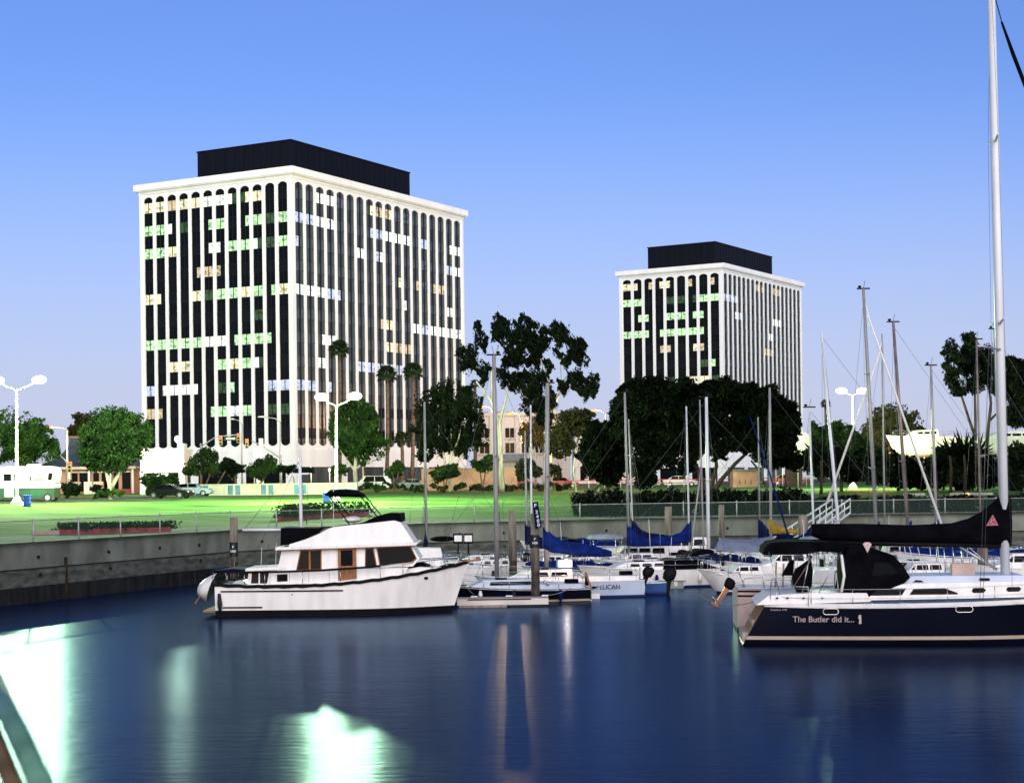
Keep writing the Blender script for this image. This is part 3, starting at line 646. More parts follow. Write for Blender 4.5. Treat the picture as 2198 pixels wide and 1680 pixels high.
# right-hand side
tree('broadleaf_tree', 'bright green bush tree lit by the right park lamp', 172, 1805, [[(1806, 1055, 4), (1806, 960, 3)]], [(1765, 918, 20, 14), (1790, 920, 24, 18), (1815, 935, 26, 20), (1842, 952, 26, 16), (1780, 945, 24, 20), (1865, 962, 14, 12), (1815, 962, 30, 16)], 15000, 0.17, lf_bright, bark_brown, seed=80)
tree('broadleaf_tree', 'brownish dense tree behind the leaning white spar', 206, 1910, [[(1908, 1050, 4), (1908, 940, 3)]], [(1868, 910, 22, 22), (1895, 905, 26, 24), (1925, 900, 28, 24), (1955, 908, 24, 22), (1970, 925, 14, 18), (1890, 940, 34, 22), (1940, 938, 32, 18), (1862, 945, 18, 26)], 20000, 0.18, lf_olive, bark_brown, seed=81)
def R6(q): return (1727 + q[0] * 0.299, 596.6 + q[1] * 0.299, q[2] * 0.35, q[3] * 0.36) + tuple(q[4:])
tree('eucalyptus_tree', 'dark eucalyptus with bare forked trunks at the right edge behind the big mast', 192, 2120,
     [[(2118, 1050, 5), (2118, 960, 4), (2121, 920, 3.6), (2127, 865, 3), (2122, 830, 2)], [(2094, 940, 3.4), (2080, 900, 3), (2064, 850, 2.4), (2056, 825, 1.6)], [(2094, 945, 3.2), (2093, 880, 2.8), (2092, 820, 2)], [(2122, 905, 2.6), (2146, 880, 2), (2165, 850, 1.4)]],
     [R6(q) for q in [(1030, 500, 40, 45), (1045, 560, 35, 50), (1150, 470, 50, 45), (1190, 540, 70, 70), (1110, 590, 60, 60), (1010, 650, 35, 30), (1040, 720, 55, 55), (1090, 780, 40, 50), (1180, 640, 60, 60), (1190, 750, 45, 50), (1290, 560, 60, 70), (1330, 640, 60, 80), (1290, 700, 50, 60),
      (1420, 640, 60, 80), (1480, 640, 70, 80), (1550, 680, 70, 90), (1500, 790, 80, 100), (1560, 880, 70, 100), (1400, 770, 60, 80), (1520, 980, 60, 70), (1610, 760, 70, 100), (1610, 960, 60, 80)]],
     46000, 0.17, lf_euc, bark_dark, seed=82, clump=0.36, shell=0.35, droop=1.0, fill=0.3, ragged=0.5)
DB = [(1748, 985, 26, 34, 'beside the leaning white mast'), (1790, 990, 28, 40, 'below the bright green bush tree'), (1832, 1002, 30, 38, 'under the right park lamp'), (1876, 1005, 30, 38, 'behind the tall crossed masts'), (1925, 1008, 32, 36, 'below the beached white hull bow'),
      (1975, 1006, 34, 36, 'behind the white furled spar'), (2025, 1005, 34, 38, 'below the beached white hull'), (2075, 1004, 34, 40, 'behind the small amber lamp'), (2125, 1005, 34, 40, 'left of the big white mast'), (2178, 1002, 34, 44, 'right of the big white mast')]
for k, (bx, by, rx, ry, wd) in enumerate(DB):
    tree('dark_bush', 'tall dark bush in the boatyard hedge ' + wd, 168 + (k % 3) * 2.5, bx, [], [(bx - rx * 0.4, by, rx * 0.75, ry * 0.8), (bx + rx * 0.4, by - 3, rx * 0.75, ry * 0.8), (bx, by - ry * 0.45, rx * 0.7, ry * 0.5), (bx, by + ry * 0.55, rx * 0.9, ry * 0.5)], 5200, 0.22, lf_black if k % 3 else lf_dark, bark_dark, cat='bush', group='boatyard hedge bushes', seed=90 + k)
# dark ivy bank standing in for the shade between fence and lawn at right
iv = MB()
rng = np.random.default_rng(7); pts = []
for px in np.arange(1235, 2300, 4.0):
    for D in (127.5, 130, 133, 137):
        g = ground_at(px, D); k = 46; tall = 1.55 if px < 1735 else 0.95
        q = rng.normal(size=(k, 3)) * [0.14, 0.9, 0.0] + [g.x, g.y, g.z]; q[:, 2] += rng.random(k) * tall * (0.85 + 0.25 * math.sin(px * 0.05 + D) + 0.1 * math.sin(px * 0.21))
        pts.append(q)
o = leaf_object('ivy_shade_bank', leaf_cloud(np.concatenate(pts), 0.17, rng), lf_black, None); tag(o, 'dark ivy bank standing in for the shade on the slope behind the fence at right', 'ground cover', kind='stuff')

# palms -------------------------------------------------------------
def frond_mesh(L=1.9):
    m = MB(); N = 7; leaf = []
    for i in range(N):                                   # fan palm leaf: stalk and pleated fan
        pass
    m.tube([(0, 0, 0), (L * 0.3, 0, 0.16 * L), (L * 0.55, 0, 0.14 * L)], [0.035, 0.03, 0.02], 5)
    c = (L * 0.5, 0, 0.15 * L); K = 13
    for i in range(K):
        a = -1.9 + 3.8 * i / (K - 1); r = L * (0.52 - 0.06 * abs(a)); wv = 0.075 * L
        d = Vector((math.cos(a), math.sin(a), -0.12 - 0.22 * abs(math.sin(a)))); d.normalize(); s_ = Vector((-math.sin(a), math.cos(a), 0)) * wv
        p0 = Vector(c); mid = p0 + d * r * 0.6; tip = p0 + d * r + Vector((0, 0, -0.18 * L))
        m.add([p0 - s_ * 0.15, mid - s_, tip, mid + s_, p0 + s_ * 0.15], [(0, 1, 2, 3, 4)])
    return m.mesh('frond', lf_palm)
FROND = frond_mesh()
def palm(label, D, bx, cy, r_px, tx=None, n=22, trunk_r=4.2, sc_=1.0, seed=1, skirt=True):
    base = ground_at(bx, D); root = thing('fan_palm', label, 'palm tree', base, 0, 'fan palms by the left tower')
    s = D / F_PX; rnd = random.Random(seed)
    top = W(tx if tx else bx, cy, D) - base
    pts = [Vector((top.x * t + 0.15 * math.sin(3 * t), 0, top.z * t)) for t in (0, 0.25, 0.5, 0.75, 1)]
    MB().tube(pts, [trunk_r * s * k for k in (1.35, 1.0, 0.95, 0.9, 0.85)], 9).build('trunk', palm_bark, root)
    k = r_px * s / 1.9
    for i in range(n):
        az = 2 * math.pi * i * 0.381966; el = 1.25 - 1.9 * (i / n) + rnd.uniform(-0.1, 0.1)
        link('frond', FROND, root, pts[-1], rot=(0, -el, az), scale=(k, k, k))
    return root
palm('tallest slim fan palm standing over the central park lamp', 256, 728, 752, 27, n=26, seed=1)
palm('fan palm left of a pair before the left tower', 254, 830, 806, 27, n=26, seed=2)
palm('fan palm right of a pair before the left tower', 252, 884, 800, 27, tx=886, n=26, seed=3)
palm('short fan palm at the foot of the left tower', 250, 862, 944, 22, n=20, seed=4)
palm('pink-lit slim palm behind the eucalyptus', 300, 1019, 826, 14, n=16, trunk_r=4, seed=5)
palm('small far palm beside the leaning white mast', 260, 1772, 868, 14, n=16, trunk_r=4, seed=6)
palm('small dark palm above the brownish dense tree', 230, 1884, 884, 14, n=16, trunk_r=3, seed=7)

# spiky agaves in silhouette
blade = MB(); 
for sgn in (1,):
    blade.add([(-0.09, 0, 0), (0.09, 0, 0), (0.06, 0.0, 0.75), (0, 0.02, 1.3), (-0.06, 0.0, 0.75), (0, 0.06, 0.3)], [(0, 1, 5), (1, 2, 5), (2, 3, 5), (3, 4, 5), (4, 0, 5)])
BLADE = blade.mesh('leaf', lf_black)
for k, (bx, by, sz, lb) in enumerate([(2040, 975, 1.6, 'leftmost spiky agave before the beached white hull'), (2070, 972, 2.0, 'tallest spiky agave before the beached white hull'), (2100, 974, 1.6, 'rightmost spiky agave before the beached white hull'), (1762, 985, 2.0, 'spiky agave beside the left beached boat bow')]):
    c = W(bx, by, 163); g = ground_at(bx, 163); root = thing('agave', lb, 'plant', g, 0, 'spiky agaves')
    h = c.z - g.z
    MB().tube([(0, 0, 0), (0.1, 0, h * 0.6), (0, 0, h)], [0.16, 0.13, 0.1], 7).build('stem', bark_dark, root)
    rnd = random.Random(k)
    for i in range(22):
        az = i * 2.4; tilt = 0.25 + 1.25 * i / 22
        link('leaf', BLADE, root, (0, 0, h), rot=(0, tilt, az), scale=(sz, sz, sz * rnd.uniform(0.8, 1.1)))
# ================================================================== LAMPS, STREET THINGS, VEHICLES, LOW BUILDINGS
def lamp_light(parent, loc, power, col, r=0.22, spot=False):
    l = bpy.data.lights.new('lamp_light', 'POINT'); l.energy = power; l.color = col; l.shadow_soft_size = r
    o = bpy.data.objects.new('lamp_light', l); COL.objects.link(o); o.parent = parent; o.location = loc
    return o
MERC = (0.72, 1.0, 0.50)
SOD = (1.0, 0.50, 0.20)
merc_m = glow('mercury_lens', (0.93, 1.0, 0.90), 4.0)
sod_m = glow('sodium_lens', (1.0, 0.30, 0.06), 2.2)
def double_lamp(label, D, bx, base_y, top_y, heads, power, spread_y=0.0):
    g = ground_at(bx, D); root = thing('park_lamp', label, 'lamp post', g)
    s = D / F_PX
    ftop = W(bx, top_y, D) - g
    MB().tube([(0, 0, 0.5), (0, 0, 1.2), (ftop.x, 0, ftop.z)], [0.17, 0.14, 0.09], 12).build('pole', pole_paint, root)
    b = MB(); b.box(-0.42, 0.42, -0.42, 0.42, -0.2, 0.32); b.hexa([(-.34, -.34, .32), (.34, -.34, .32), (.34, .34, .32), (-.34, .34, .32)], [(-.17, -.17, .75), (.17, -.17, .75), (.17, .17, .75), (-.17, .17, .75)]); b.build('base', pole_paint, root)
    for hx, hy in heads:
        h = W(hx, hy, D) - g
        mid = Vector((ftop.x + (h.x - ftop.x) * 0.55, 0, ftop.z + (h.z - ftop.z) * 0.45))
        MB().tube([ftop, mid, h], [0.07, 0.06, 0.05], 8).build('arm', pole_paint, root)
        hd = MB(); hd.prism([(-0.55, 0.0), (-0.45, 0.2), (0.0, 0.3), (0.45, 0.2), (0.55, 0.0)], -0.24, 0.24); ho = hd.build('lamp_head', pole_paint, root, h + Vector((0, 0, 0.02)))
        MB().ball((0, 0, -0.05), (0.62, 0.40, 0.36), 16, 10).build('lens', merc_m, ho)
        lamp_light(ho, (0, 0, -0.62), power, MERC)
    return root
double_lamp('double-headed park lamp at the left edge beside the blue barrel', 142, 36, 1097, 838, [(-6, 816), (84, 814)], 26000)
double_lamp('double-headed park lamp in front of the left tower', 150, 722, 1060, 872, [(690, 851), (762, 849)], 28000)
double_lamp('double-headed park lamp by the boatyard at right', 186, 1830, 1048, 848, [(1806, 838), (1851, 838)], 10000)

def cobra(label, D, bx, elbow_y, head, power, top=None, mid=None, col=SOD, lens=None, signal_arm=None, lit=True):
    g = ground_at(bx, D); root = thing('street_lamp', label, 'street lamp', g)
    e = W(bx, elbow_y, D) - g; h = W(head[0], head[1], D) - g
    c = Vector((e.x + (h.x - e.x) * 0.35, 0, e.z + (h.z - e.z) * 0.75))
    MB().tube([(0, 0, -0.1), (0, 0, e.z * 0.5), e], [0.13, 0.11, 0.08], 10).build('pole', galv, root)
    MB().tube([e, c, h], [0.06, 0.055, 0.05], 8).build('arm', galv, root)
    sg = 1 if h.x > e.x else -1
    ho = MB().prism([(-0.1 * sg, 0.08), (0.2 * sg, 0.16), (0.8 * sg, 0.10), (0.85 * sg, -0.02), (0.0, -0.04)], -0.15, 0.15).build('lamp_head', galv, root, h)
    if lit:
        MB().ball((0.45 * sg, 0, -0.08), (0.42, 0.26, 0.20), 12, 8).build('lens', lens or sod_m, ho)
        lamp_light(ho, (0.45 * sg, -0.2, -0.75), power, col, 0.15)
    return root, e, h
cobra('sodium street lamp on a bent arm over the slate roof', 192, 145, 922, (112, 917), 5000)
cobra('sodium street lamp glowing inside the lamp-lit tree', 222, 780, 946, (762, 932), 4000)
cobra('sodium street lamp whose arm curves left behind the eucalyptus', 238, 1120, 900, (1102, 886), 6000)
cobra('sodium street lamp hidden behind the white eucalyptus trunk', 242, 1060, 890, (1042, 872), 6000)
cobra('sodium street lamp with its arm reaching left out of the fig', 196, 1285, 936, (1256, 930), 3500)
cobra('far sodium street lamp glowing behind the left dark tree', 300, 1300, 888, (1278, 880), 7000)
cobra('sodium street lamp glowing low through the boatyard trees', 185, 1884, 975, (1862, 984), 1800)
cobra('sodium street lamp glowing beside the beached hull bow', 190, 1934, 962, (1912, 970), 2200)
cobra('unlit twin-arm street lamp pole before the left tower', 222, 520, 912, (503, 900), 0, lit=False)
r_, e_, h_ = cobra('unlit street lamp pole with long signal mast arm', 215, 602, 906, (568, 895), 0, lit=False)

def bollard_lamp(label, D, px, py):
    g = ground_at(px, D); h = W(px, py, D).z - g.z; root = thing('garden_lamp', label, 'lamp', g)
    MB().tube([(0, 0, -0.1), (0, 0, h - 0.1)], 0.05, 8).build('post', galv, root)
    MB().ball((0, 0, h), 0.2, 12, 8).build('globe', glow('amber_globe', (1.0, 0.35, 0.08), 2.6), root)
    MB().tube([(0, 0, h + 0.12), (0, 0, h + 0.2)], [0.16, 0.05], 10).build('cap', galv, root)
    lamp_light(root, (0, -0.2, h), 120, SOD, 0.1)
bollard_lamp('small amber garden lamp in the grass at right', 152, 2076, 1062)

def globe_lamp(label, D, px, py, base=0.0, r=0.42, power=900):
    g = ground_at(px, D); h = W(px, py, D).z - g.z; root = thing('globe_lamp', label, 'lamp post', g)
    MB().tube([(0, 0, -0.1), (0, 0, h - r)], [0.08, 0.06], 8).build('post', galv, root)
    MB().ball((0, 0, h), r, 16, 10).build('globe', glow('globe_white', (1, 1, 0.93), 3.0), root)
    MB().tube([(0, 0, h - r - 0.08), (0, 0, h - r + 0.06)], [0.10, 0.2], 10).build('collar', galv, root)
    if power: lamp_light(root, (0, -r - 0.15, h), power, (0.85, 1.0, 0.62), 0.3)
    return root
globe_lamp('white globe lamp over the white sign wall', 200, 383, 942, r=0.40, power=6000)
for k, (px, py, lb) in enumerate([(668, 1005, 'white globe lamp before the tower lobby, left of two'), (708, 1008, 'white globe lamp before the tower lobby, right of two')]):
    globe_lamp(lb, 230, px, py, r=0.2, power=200)

# traffic signals ----------------------------------------------------
red_l = glow('signal_red', (1.0, 0.06, 0.05), 3.0)
def signal(root, loc, face=-1):
    o = MB().box(-0.2, 0.2, -0.15, 0.15, -0.6, 0.6).build('signal_head', mat('signal_yellow', (0.42, 0.30, 0.12), 0.6), root, loc)
    for i, m in enumerate((red_l, dark_glass, dark_glass)):
        MB().tube([(0, -0.155, 0.38 - 0.38 * i), (0, -0.2, 0.38 - 0.38 * i)], 0.13, 10).build('signal_lens', m, o)
def mast_arm(label, D, bx, ay, pts, heads, sign=None):
    g = ground_at(bx, D); root = thing('traffic_signal', label, 'traffic signal', g)
    P = [W(x, y, D) - g for x, y in pts]
    MB().tube([(0, 0, -0.1), (0, 0, P[0].z + 0.4)], [0.14, 0.10], 10).build('pole', galv, root)
    MB().tube(P, [0.09] + [0.06] * (len(P) - 1), 8).build('mast_arm', galv, root)
    for x, y in heads: signal(root, W(x, y, D - 0.4) - g)
    if sign:
        a, b = W(sign[0], sign[1], D - 0.3) - g, W(sign[2], sign[3], D - 0.3) - g
        MB().box(a.x, b.x, a.y - 0.02, a.y + 0.02, b.z, a.z).build('street_sign', mat('sign_green', (0.01, 0.05, 0.03), 0.5), root)
        MB().box(a.x + 0.2, b.x - 0.2, a.y - 0.03, a.y - 0.022, b.z + (a.z - b.z) * 0.35, b.z + (a.z - b.z) * 0.65).build('lettering', white_paint, root)
mast_arm('traffic signal mast arm with green street sign before the left tower', 210, 432, 955, [(432, 958), (462, 938), (490, 934), (510, 933)], [(474, 945)], (482, 937, 508, 945))
mast_arm('traffic signal on long straight arm right of the white pylon sign', 212, 604, 978, [(604, 984), (560, 955), (540, 946)], [(512, 940), (530, 952)])
mast_arm('traffic signal arm below the left sodium lamp', 190, 146, 995, [(146, 994), (120, 968), (114, 962)], [(112, 968), (150, 1002)])

# barrels ------------------------------------------------------------
blue_pl = mat('blue_plastic', (0.015, 0.06, 0.42), 0.5, 0.35, var=0.2)
def barrel(label, D, px):
    g = ground_at(px, D); root = thing('litter_barrel', label, 'litter bin', g, 0, 'blue litter barrels')
    prof = [(0.27, 0.0), (0.30, 0.05), (0.30, 0.28), (0.32, 0.31), (0.30, 0.34), (0.30, 0.60), (0.32, 0.63), (0.30, 0.66), (0.30, 0.90), (0.33, 0.94), (0.30, 0.96), (0.27, 0.90)]
    rings = [[(r * math.cos(2 * math.pi * k / 18), r * math.sin(2 * math.pi * k / 18), z) for k in range(18)] for r, z in prof]
    MB().loft(rings, closed=True, cap=True).build('drum', blue_pl, root)
    MB().tube([(0, 0, 0.0), (0, 0, 0.06)], 0.33, 18).build('base_ring', black_rubber, root)
barrel('blue plastic litter barrel beside the left park lamp', 140, 58)
barrel('blue plastic litter barrel on the grass left of the trawler sunshade', 150, 700)

# motorhome ----------------------------------------------------------
g = ground_at(60, 158); rv = thing('motorhome', 'white and dark green motorhome parked at the left edge', 'motorhome', g, math.radians(0))
s = 158 / F_PX; x0, x1 = (-70 - 60) * s, (126 - 60) * s
gm = mat('motorhome_green', (0.008, 0.04, 0.02), 0.35, 0.4, var=0.15)
prof = [(x0, 1.75), (x0, 3.1), (x0 + 0.3, 3.25), (x1 - 0.5, 3.25), (x1 - 0.12, 3.1), (x1 + 0.02, 2.7), (x1 - 0.16, 1.85), (x1 - 0.18, 1.75)]
MB().prism(prof, -1.1, 1.1).build('body', white_paint, rv)
MB().box(x0 + 0.02, x1 - 0.16, -1.12, 1.12, 1.68, 1.748).build('belt_stripe', gm, rv)
MB().box(x0, x1 - 0.12, -1.1, 1.1, 1.28, 1.678).build('white_band', white_paint, rv)
MB().box(x0, x1 - 0.14, -1.08, 1.08, 0.35, 1.278).build('lower_body', gm, rv)
for a, b, c, d in ((-0.95, -0.62, 1.95, 2.6), (-1.9, -1.2, 1.95, 2.6), (0.45, 0.62, 1.95, 2.4)): MB().box(a, b, -1.13, -1.05, c, d).build('window', dark_glass, rv)
wf = MB().prism([(0.85, 1.95), (0.95, 2.65), (1.75, 2.65), (1.72, 1.95)], -1.13, -1.05).build('window', lit_y if False else dark_glass, rv)
MB().prism([(0.92, 2.02), (1.0, 2.58), (1.68, 2.58), (1.66, 2.02)], -1.145, -1.132).build('curtain', mat('pale_curtain', (0.32, 0.36, 0.22), 0.8, var=0.4, scale=3), wf)
MB().prism([(2.15, 1.95), (2.2, 2.65), (2.62, 2.65), (2.52, 1.95)], -1.13, -1.05).build('window', dark_glass, rv)
MB().box(-1.85, -1.0, -1.125, -1.05, 0.5, 1.25).build('door', white_paint, rv)
MB().box(0.5, 2.0, -1.105, -1.05, 0.55, 1.15).build('side_panel', mat('motorhome_panel', (0.015, 0.06, 0.03), 0.3), rv)
MB().prism([(0.0, 3.25), (0.1, 3.45), (1.1, 3.45), (1.2, 3.25)], -0.5, 0.5).build('roof_unit', white_paint, rv)
tyre = MB().tube([(0, -0.13, 0), (0, 0.13, 0)], 0.38, 18).mesh('wheel', black_rubber)
rim = MB().tube([(0, -0.145, 0), (0, -0.10, 0)], 0.22, 14).mesh('rim', steel)
for x, y in ((2.1, -1.0), (-0.6, -1.0), (2.1, 1.0), (-0.6, 1.0)):
    wo = link('wheel', tyre, rv, (x, y, 0.38)); link('rim', rim, wo)

# cars ---------------------------------------------------------------
def car(label, D, px, rz, paint, L=4.6, group=None, van=False):
    g = ground_at(px, D); root = thing('parked_car', label, 'car', g, rz, group)
    k = L / 4.6
    if van: body = [(-2.3, 0.35), (-2.3, 1.1), (2.2, 1.15), (2.32, 0.9), (2.32, 0.35)]; cab = [(-2.25, 1.08), (-2.15, 1.85), (0.9, 1.9), (1.6, 1.14)]
    else: body = [(-2.28, 0.45), (-2.32, 0.75), (-2.2, 0.92), (-1.2, 0.96), (0.9, 0.95), (1.9, 0.82), (2.25, 0.68), (2.3, 0.4), (2.1, 0.28), (-2.1, 0.28)]; cab = [(-1.75, 0.93), (-1.0, 1.36), (-0.3, 1.43), (0.35, 1.38), (1.15, 0.93)]
    body = [(x * k, z) for x, z in body]; cab = [(x * k, z) for x, z in cab]
    MB().prism(body, -0.86, 0.86).build('body', paint, root)
    ins = [(x * 0.95, z * 0.985 if z > 1.0 else z) for x, z in cab]
    m = MB(); m.prism(cab, -0.72, 0.72); m.build('cabin', paint, root)
    for sd in (-1, 1):
        lo = cab[0][1] + 0.04; hi = max(z for _, z in cab) - 0.08
        x_a, x_b = cab[0][0] * 0.78, cab[-1][0] * 0.72; mx_ = (x_a + x_b) / 2
        for a, b in ((x_a, mx_ - 0.05), (mx_ + 0.05, x_b)):
            MB().prism([(a, lo), (a * 0.72 + mx_ * 0.28, hi), (b * 0.72 + mx_ * 0.28, hi), (b, lo)], sd * 0.725, sd * 0.735).build('side_window', dark_glass, root)
    for x in (-1.42 * k, 1.42 * k):
        for y in (-0.78, 0.78):
            wo = link('wheel', tyre, root, (x, y, 0.33), scale=(0.86, 0.8, 0.86)); link('rim', rim, wo)
    for y in (-0.6, 0.6):
        MB().ball((2.24 * k, y, 0.66), (0.08, 0.16, 0.08), 8, 6).build('headlight', mat('headlamp_glass', (0.6, 0.6, 0.55), 0.2), root)
        MB().box(-2.33 * k, -2.26 * k, y - 0.2, y + 0.2, 0.68, 0.82).build('tail_light', mat('tail_red', (0.35, 0.02, 0.02), 0.3), root)
dk = mat('black_car_paint', (0.004, 0.005, 0.005), 0.2, 0.3, coat=0.3, var=0.1)
car('black saloon car parked at the edge of the grass', 172, 365, math.radians(-14), dk)
car('pale blue car half hidden behind the black saloon', 186, 412, math.radians(-4), mat('pale_blue_car', (0.30, 0.38, 0.42), 0.3, coat=0.4))
car('white van with dark stripe parked behind the planting strip', 222, 800, math.radians(180), mat('white_car_paint', (0.62, 0.63, 0.66), 0.25, coat=0.5), L=4.9, van=True)
car('dark grey car parked behind the planting strip right of the white van', 222, 890, math.radians(0), mat('grey_car_paint', (0.10, 0.11, 0.14), 0.2, coat=0.6))
for k, (px, c, lb) in enumerate([(1118, (0.25, 0.03, 0.03), 'dark red car left of the grey mast behind the name banner'), (1205, (0.30, 0.04, 0.04), 'red car seen under the eucalyptus'), (1380, (0.4, 0.4, 0.4), 'silver car seen through the fig branches, left'), (1460, (0.5, 0.5, 0.5), 'white car seen through the fig branches, middle'), (1690, (0.28, 0.05, 0.05), 'dark red car seen under the right side of the fig')]):
    car(lb, 226, px, math.radians(0), mat('car_paint_%d' % k, c, 0.25, coat=0.5), group='cars along the far street')

# low buildings --------------------------------------------------------
slate = mat('blue_slate_roof', (0.035, 0.045, 0.065), 0.6, 0.3, var=0.25, scale=0.8, stretch=(0.5, 0.5, 4), bump=0.4)
def slate_house():
    D = 214; g = ground_at(190, D); root = thing('restaurant_building', 'low building with a steep curved slate-blue roof behind the pale-trunked tree', 'building', g)
    s = D / F_PX; X = lambda px: (px - 190) * s; Z = lambda py: W(190, py, D).z - g.z
    dp = 11.0
    # flared hipped roof: the outline narrows in a curve from eaves to ridge
    rings = []
    for t in np.linspace(0, 1, 9):
        f = 1 - (1 - t) ** 2.2 if False else t ** 0.55
        z = Z(1001) + (Z(938) - Z(1001)) * t
        xi = (1 - (1 - t) ** 2.4)
        l = X(78) + (X(132) - X(78)) * xi; r = X(290) + (X(226) - X(290)) * xi; yf = dp * 0.36 * xi
        rings.append([(l, yf, z), (r, yf, z), (r, dp - yf, z), (l, dp - yf, z)])
    MB().loft(rings, closed=True, cap=True, smooth=False).build('roof', slate, root)
    MB().box(X(130), X(228), dp * 0.35, dp * 0.65, Z(938.5), Z(933)).build('ridge_parapet', mat('parapet_brown', (0.16, 0.10, 0.08), 0.8), root)
    MB().box(X(76), X(292), -0.1, dp + 0.1, Z(1007), Z(1001.2)).build('eaves_board', mat('eaves_cream', (0.5, 0.42, 0.34), 0.7), root)
    MB().box(X(86), X(284), 1.2, dp - 1.0, -0.3, Z(1007.2)).build('wall', skin_paint, root)
    for a, b in ((150, 162), (166, 186), (196, 208), (214, 232), (240, 250), (258, 276)):
        wo = MB().box(X(a), X(b), 1.1, 1.25, 0.35, Z(1014)).build('window', dark_glass, root)
        MB().box(X(a) - 0.06, X(b) + 0.06, 1.05, 1.22, Z(1014), Z(1012)).build('window_head', white_paint, wo)
    po = MB().box(-0.12, 0.12, -0.12, 0.12, -0.2, Z(1007.2)).mesh('porch_post', white_paint)
    for px in (102, 148, 190, 236, 284): link('porch_post', po, root, (X(px), 0.35, 0))
    for px, wpx, col in ((203, 10, (0.55, 0.5, 0.45)), (222, 11, (0.6, 0.45, 0.35)), (176, 8, (0.5, 0.36, 0.28))):
        MB().box(X(px - wpx), X(px + wpx), -3.0, -2.4, -0.2, 1.5).build('entry_screen', mat('screen_%d' % px, col, 0.7), root)
    MB().box(X(240), X(290), -2.5, -2.2, -0.2, 0.55).build('brick_planter', mat('planter_brick', (0.24, 0.07, 0.05), 0.85, var=0.3, scale=4), root)
slate_house()

def sign_wall():
    D = 204; g = ground_at(355, D); root = thing('white_canopy_building', 'white canopy building with a blank glowing sign band left of the left tower', 'building', g)
    s = D / F_PX; X = lambda px: (px - 355) * s; Z = lambda py: W(355, py, D).z - g.z
    MB().box(X(300), X(384), 0.5, 9, Z(1010), Z(966)).build('sign_band', white_paint, root)
    MB().box(X(298), X(386), 0.3, 9.2, Z(966), Z(962)).build('coping', white_paint, root)
    MB().box(X(302), X(384), 0.2, 1.0, Z(1014), Z(1010.5)).build('lower_ledge', white_paint, root)
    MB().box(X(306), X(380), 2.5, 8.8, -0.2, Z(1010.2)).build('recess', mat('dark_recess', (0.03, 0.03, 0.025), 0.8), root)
    MB().box(X(383), X(396), 0.0, 2.0, -0.2, Z(952)).build('pillar', white_paint, root)
    MB().box(X(300), X(307), 0.2, 2.2, -0.2, Z(1010.4)).build('pillar', white_paint, root)
    MB().box(X(328), X(352), 2.3, 2.48, Z(1024), Z(1016)).build('lit_sign', glow('lit_strip', (1, 0.98, 0.9), 4.0), root)
sign_wall()

D = 208; g = ground_at(556, D); root = thing('pylon_sign', 'tall white pylon sign before the left tower', 'sign', g)
Z = lambda py: W(556, py, D).z - g.z
MB().box(-0.55, 0.55, -0.3, 0.3, -0.2, Z(962)).build('panel', white_paint, root); MB().box(0.1, 0.55, -0.28, 0.28, Z(962) + 0.001, Z(941)).build('upper_panel', white_paint, root)

# low wall with teal panels --------------------------------------------
D = 190; g = ground_at(588, D); lw = thing('parapet_wall', 'long low pale wall with pairs of teal panels along the grass', 'wall', g)
s = D / F_PX; X = lambda px: (px - 588) * s; Z0, Z1 = -0.2, W(588, 1038.5, D).z - g.z
pale = mat('pale_wall_render', (0.50, 0.48, 0.34), 0.8, 0.2, var=0.1, scale=0.5)
MB().box(X(413), X(766), 0, 0.6, Z0, Z1).build('wall', pale, lw)
MB().box(X(412), X(767), -0.06, 0.66, Z1, Z1 + 0.07).build('coping', pale, lw)
teal = mat('teal_panel', (0.05, 0.17, 0.22), 0.35, 0.4, var=0.45, scale=0.8, stretch=(1, 1, 0.4))
for a in (420, 489, 560, 631, 700):
    for dx in (0, 16):
        if a == 700 and dx == 0: continue
        MB().box(X(a + dx), X(a + dx + 11), -0.025, 0.03, 0.06, Z1 - 0.08).build('teal_panel', teal, lw)
for a in (737, 747, 757): MB().box(X(a), X(a + 7), -0.025, 0.03, 0.06, Z1 - 0.08).build('pale_panel', mat('pale_panel', (0.32, 0.42, 0.40), 0.4), lw)
for a in (481, 552, 623, 694): MB().box(X(a) - 0.02, X(a) + 0.02, -0.012, 0.02, Z0, Z1 - 0.02).build('joint', mat('joint_grey', (0.25, 0.24, 0.18), 0.8), lw)

# peach wall, grey-roofed house, office block --------------------------
D = 216; g = ground_at(985, D); pw = thing('garden_wall', 'long peach-coloured ribbed garden wall behind the planting strip', 'wall', g)
s = D / F_PX; X = lambda px: (px - 985) * s; zt = W(985, 1006, D).z - g.z
MB().box(X(905), X(1110), 0, 0.3, -0.2, zt).build('wall', skin_paint, pw); MB().box(X(904), X(1111), -0.05, 0.35, zt, zt + 0.08).build('coping', skin_paint, pw)
ribme = MB().box(-0.04, 0.04, -0.035, 0.01, -0.2, zt - 0.02).mesh('rib', skin_paint)
for px in range(908, 1108, 5): link('rib', ribme, pw, (X(px), 0, 0))
D = 232; g = ground_at(1090, D); gh = thing('house', 'small house with a low grey gable roof behind the peach wall', 'house', g)
s = D / F_PX; X = lambda px: (px - 1090) * s; Z = lambda py: W(1090, py, D).z - g.z
MB().prism([(X(1026), Z(990)), (X(1048), Z(974)), (X(1130), Z(974)), (X(1118), Z(990))], 0, 8).build('roof', mat('grey_shingle', (0.16, 0.18, 0.20), 0.8, var=0.2), gh)
MB().box(X(1030), X(1115), 0.4, 7.6, -0.3, Z(990)).build('wall', mat('house_wall', (0.3, 0.28, 0.25), 0.8), gh)
D = 330; g = ground_at(1110, D); ob = thing('low_office_block', 'low pale office block with dark window bays behind the eucalyptus', 'building', g)
s = D / F_PX; X = lambda px: (px - 1110) * s; Z = lambda py: W(1110, py, D).z - g.z
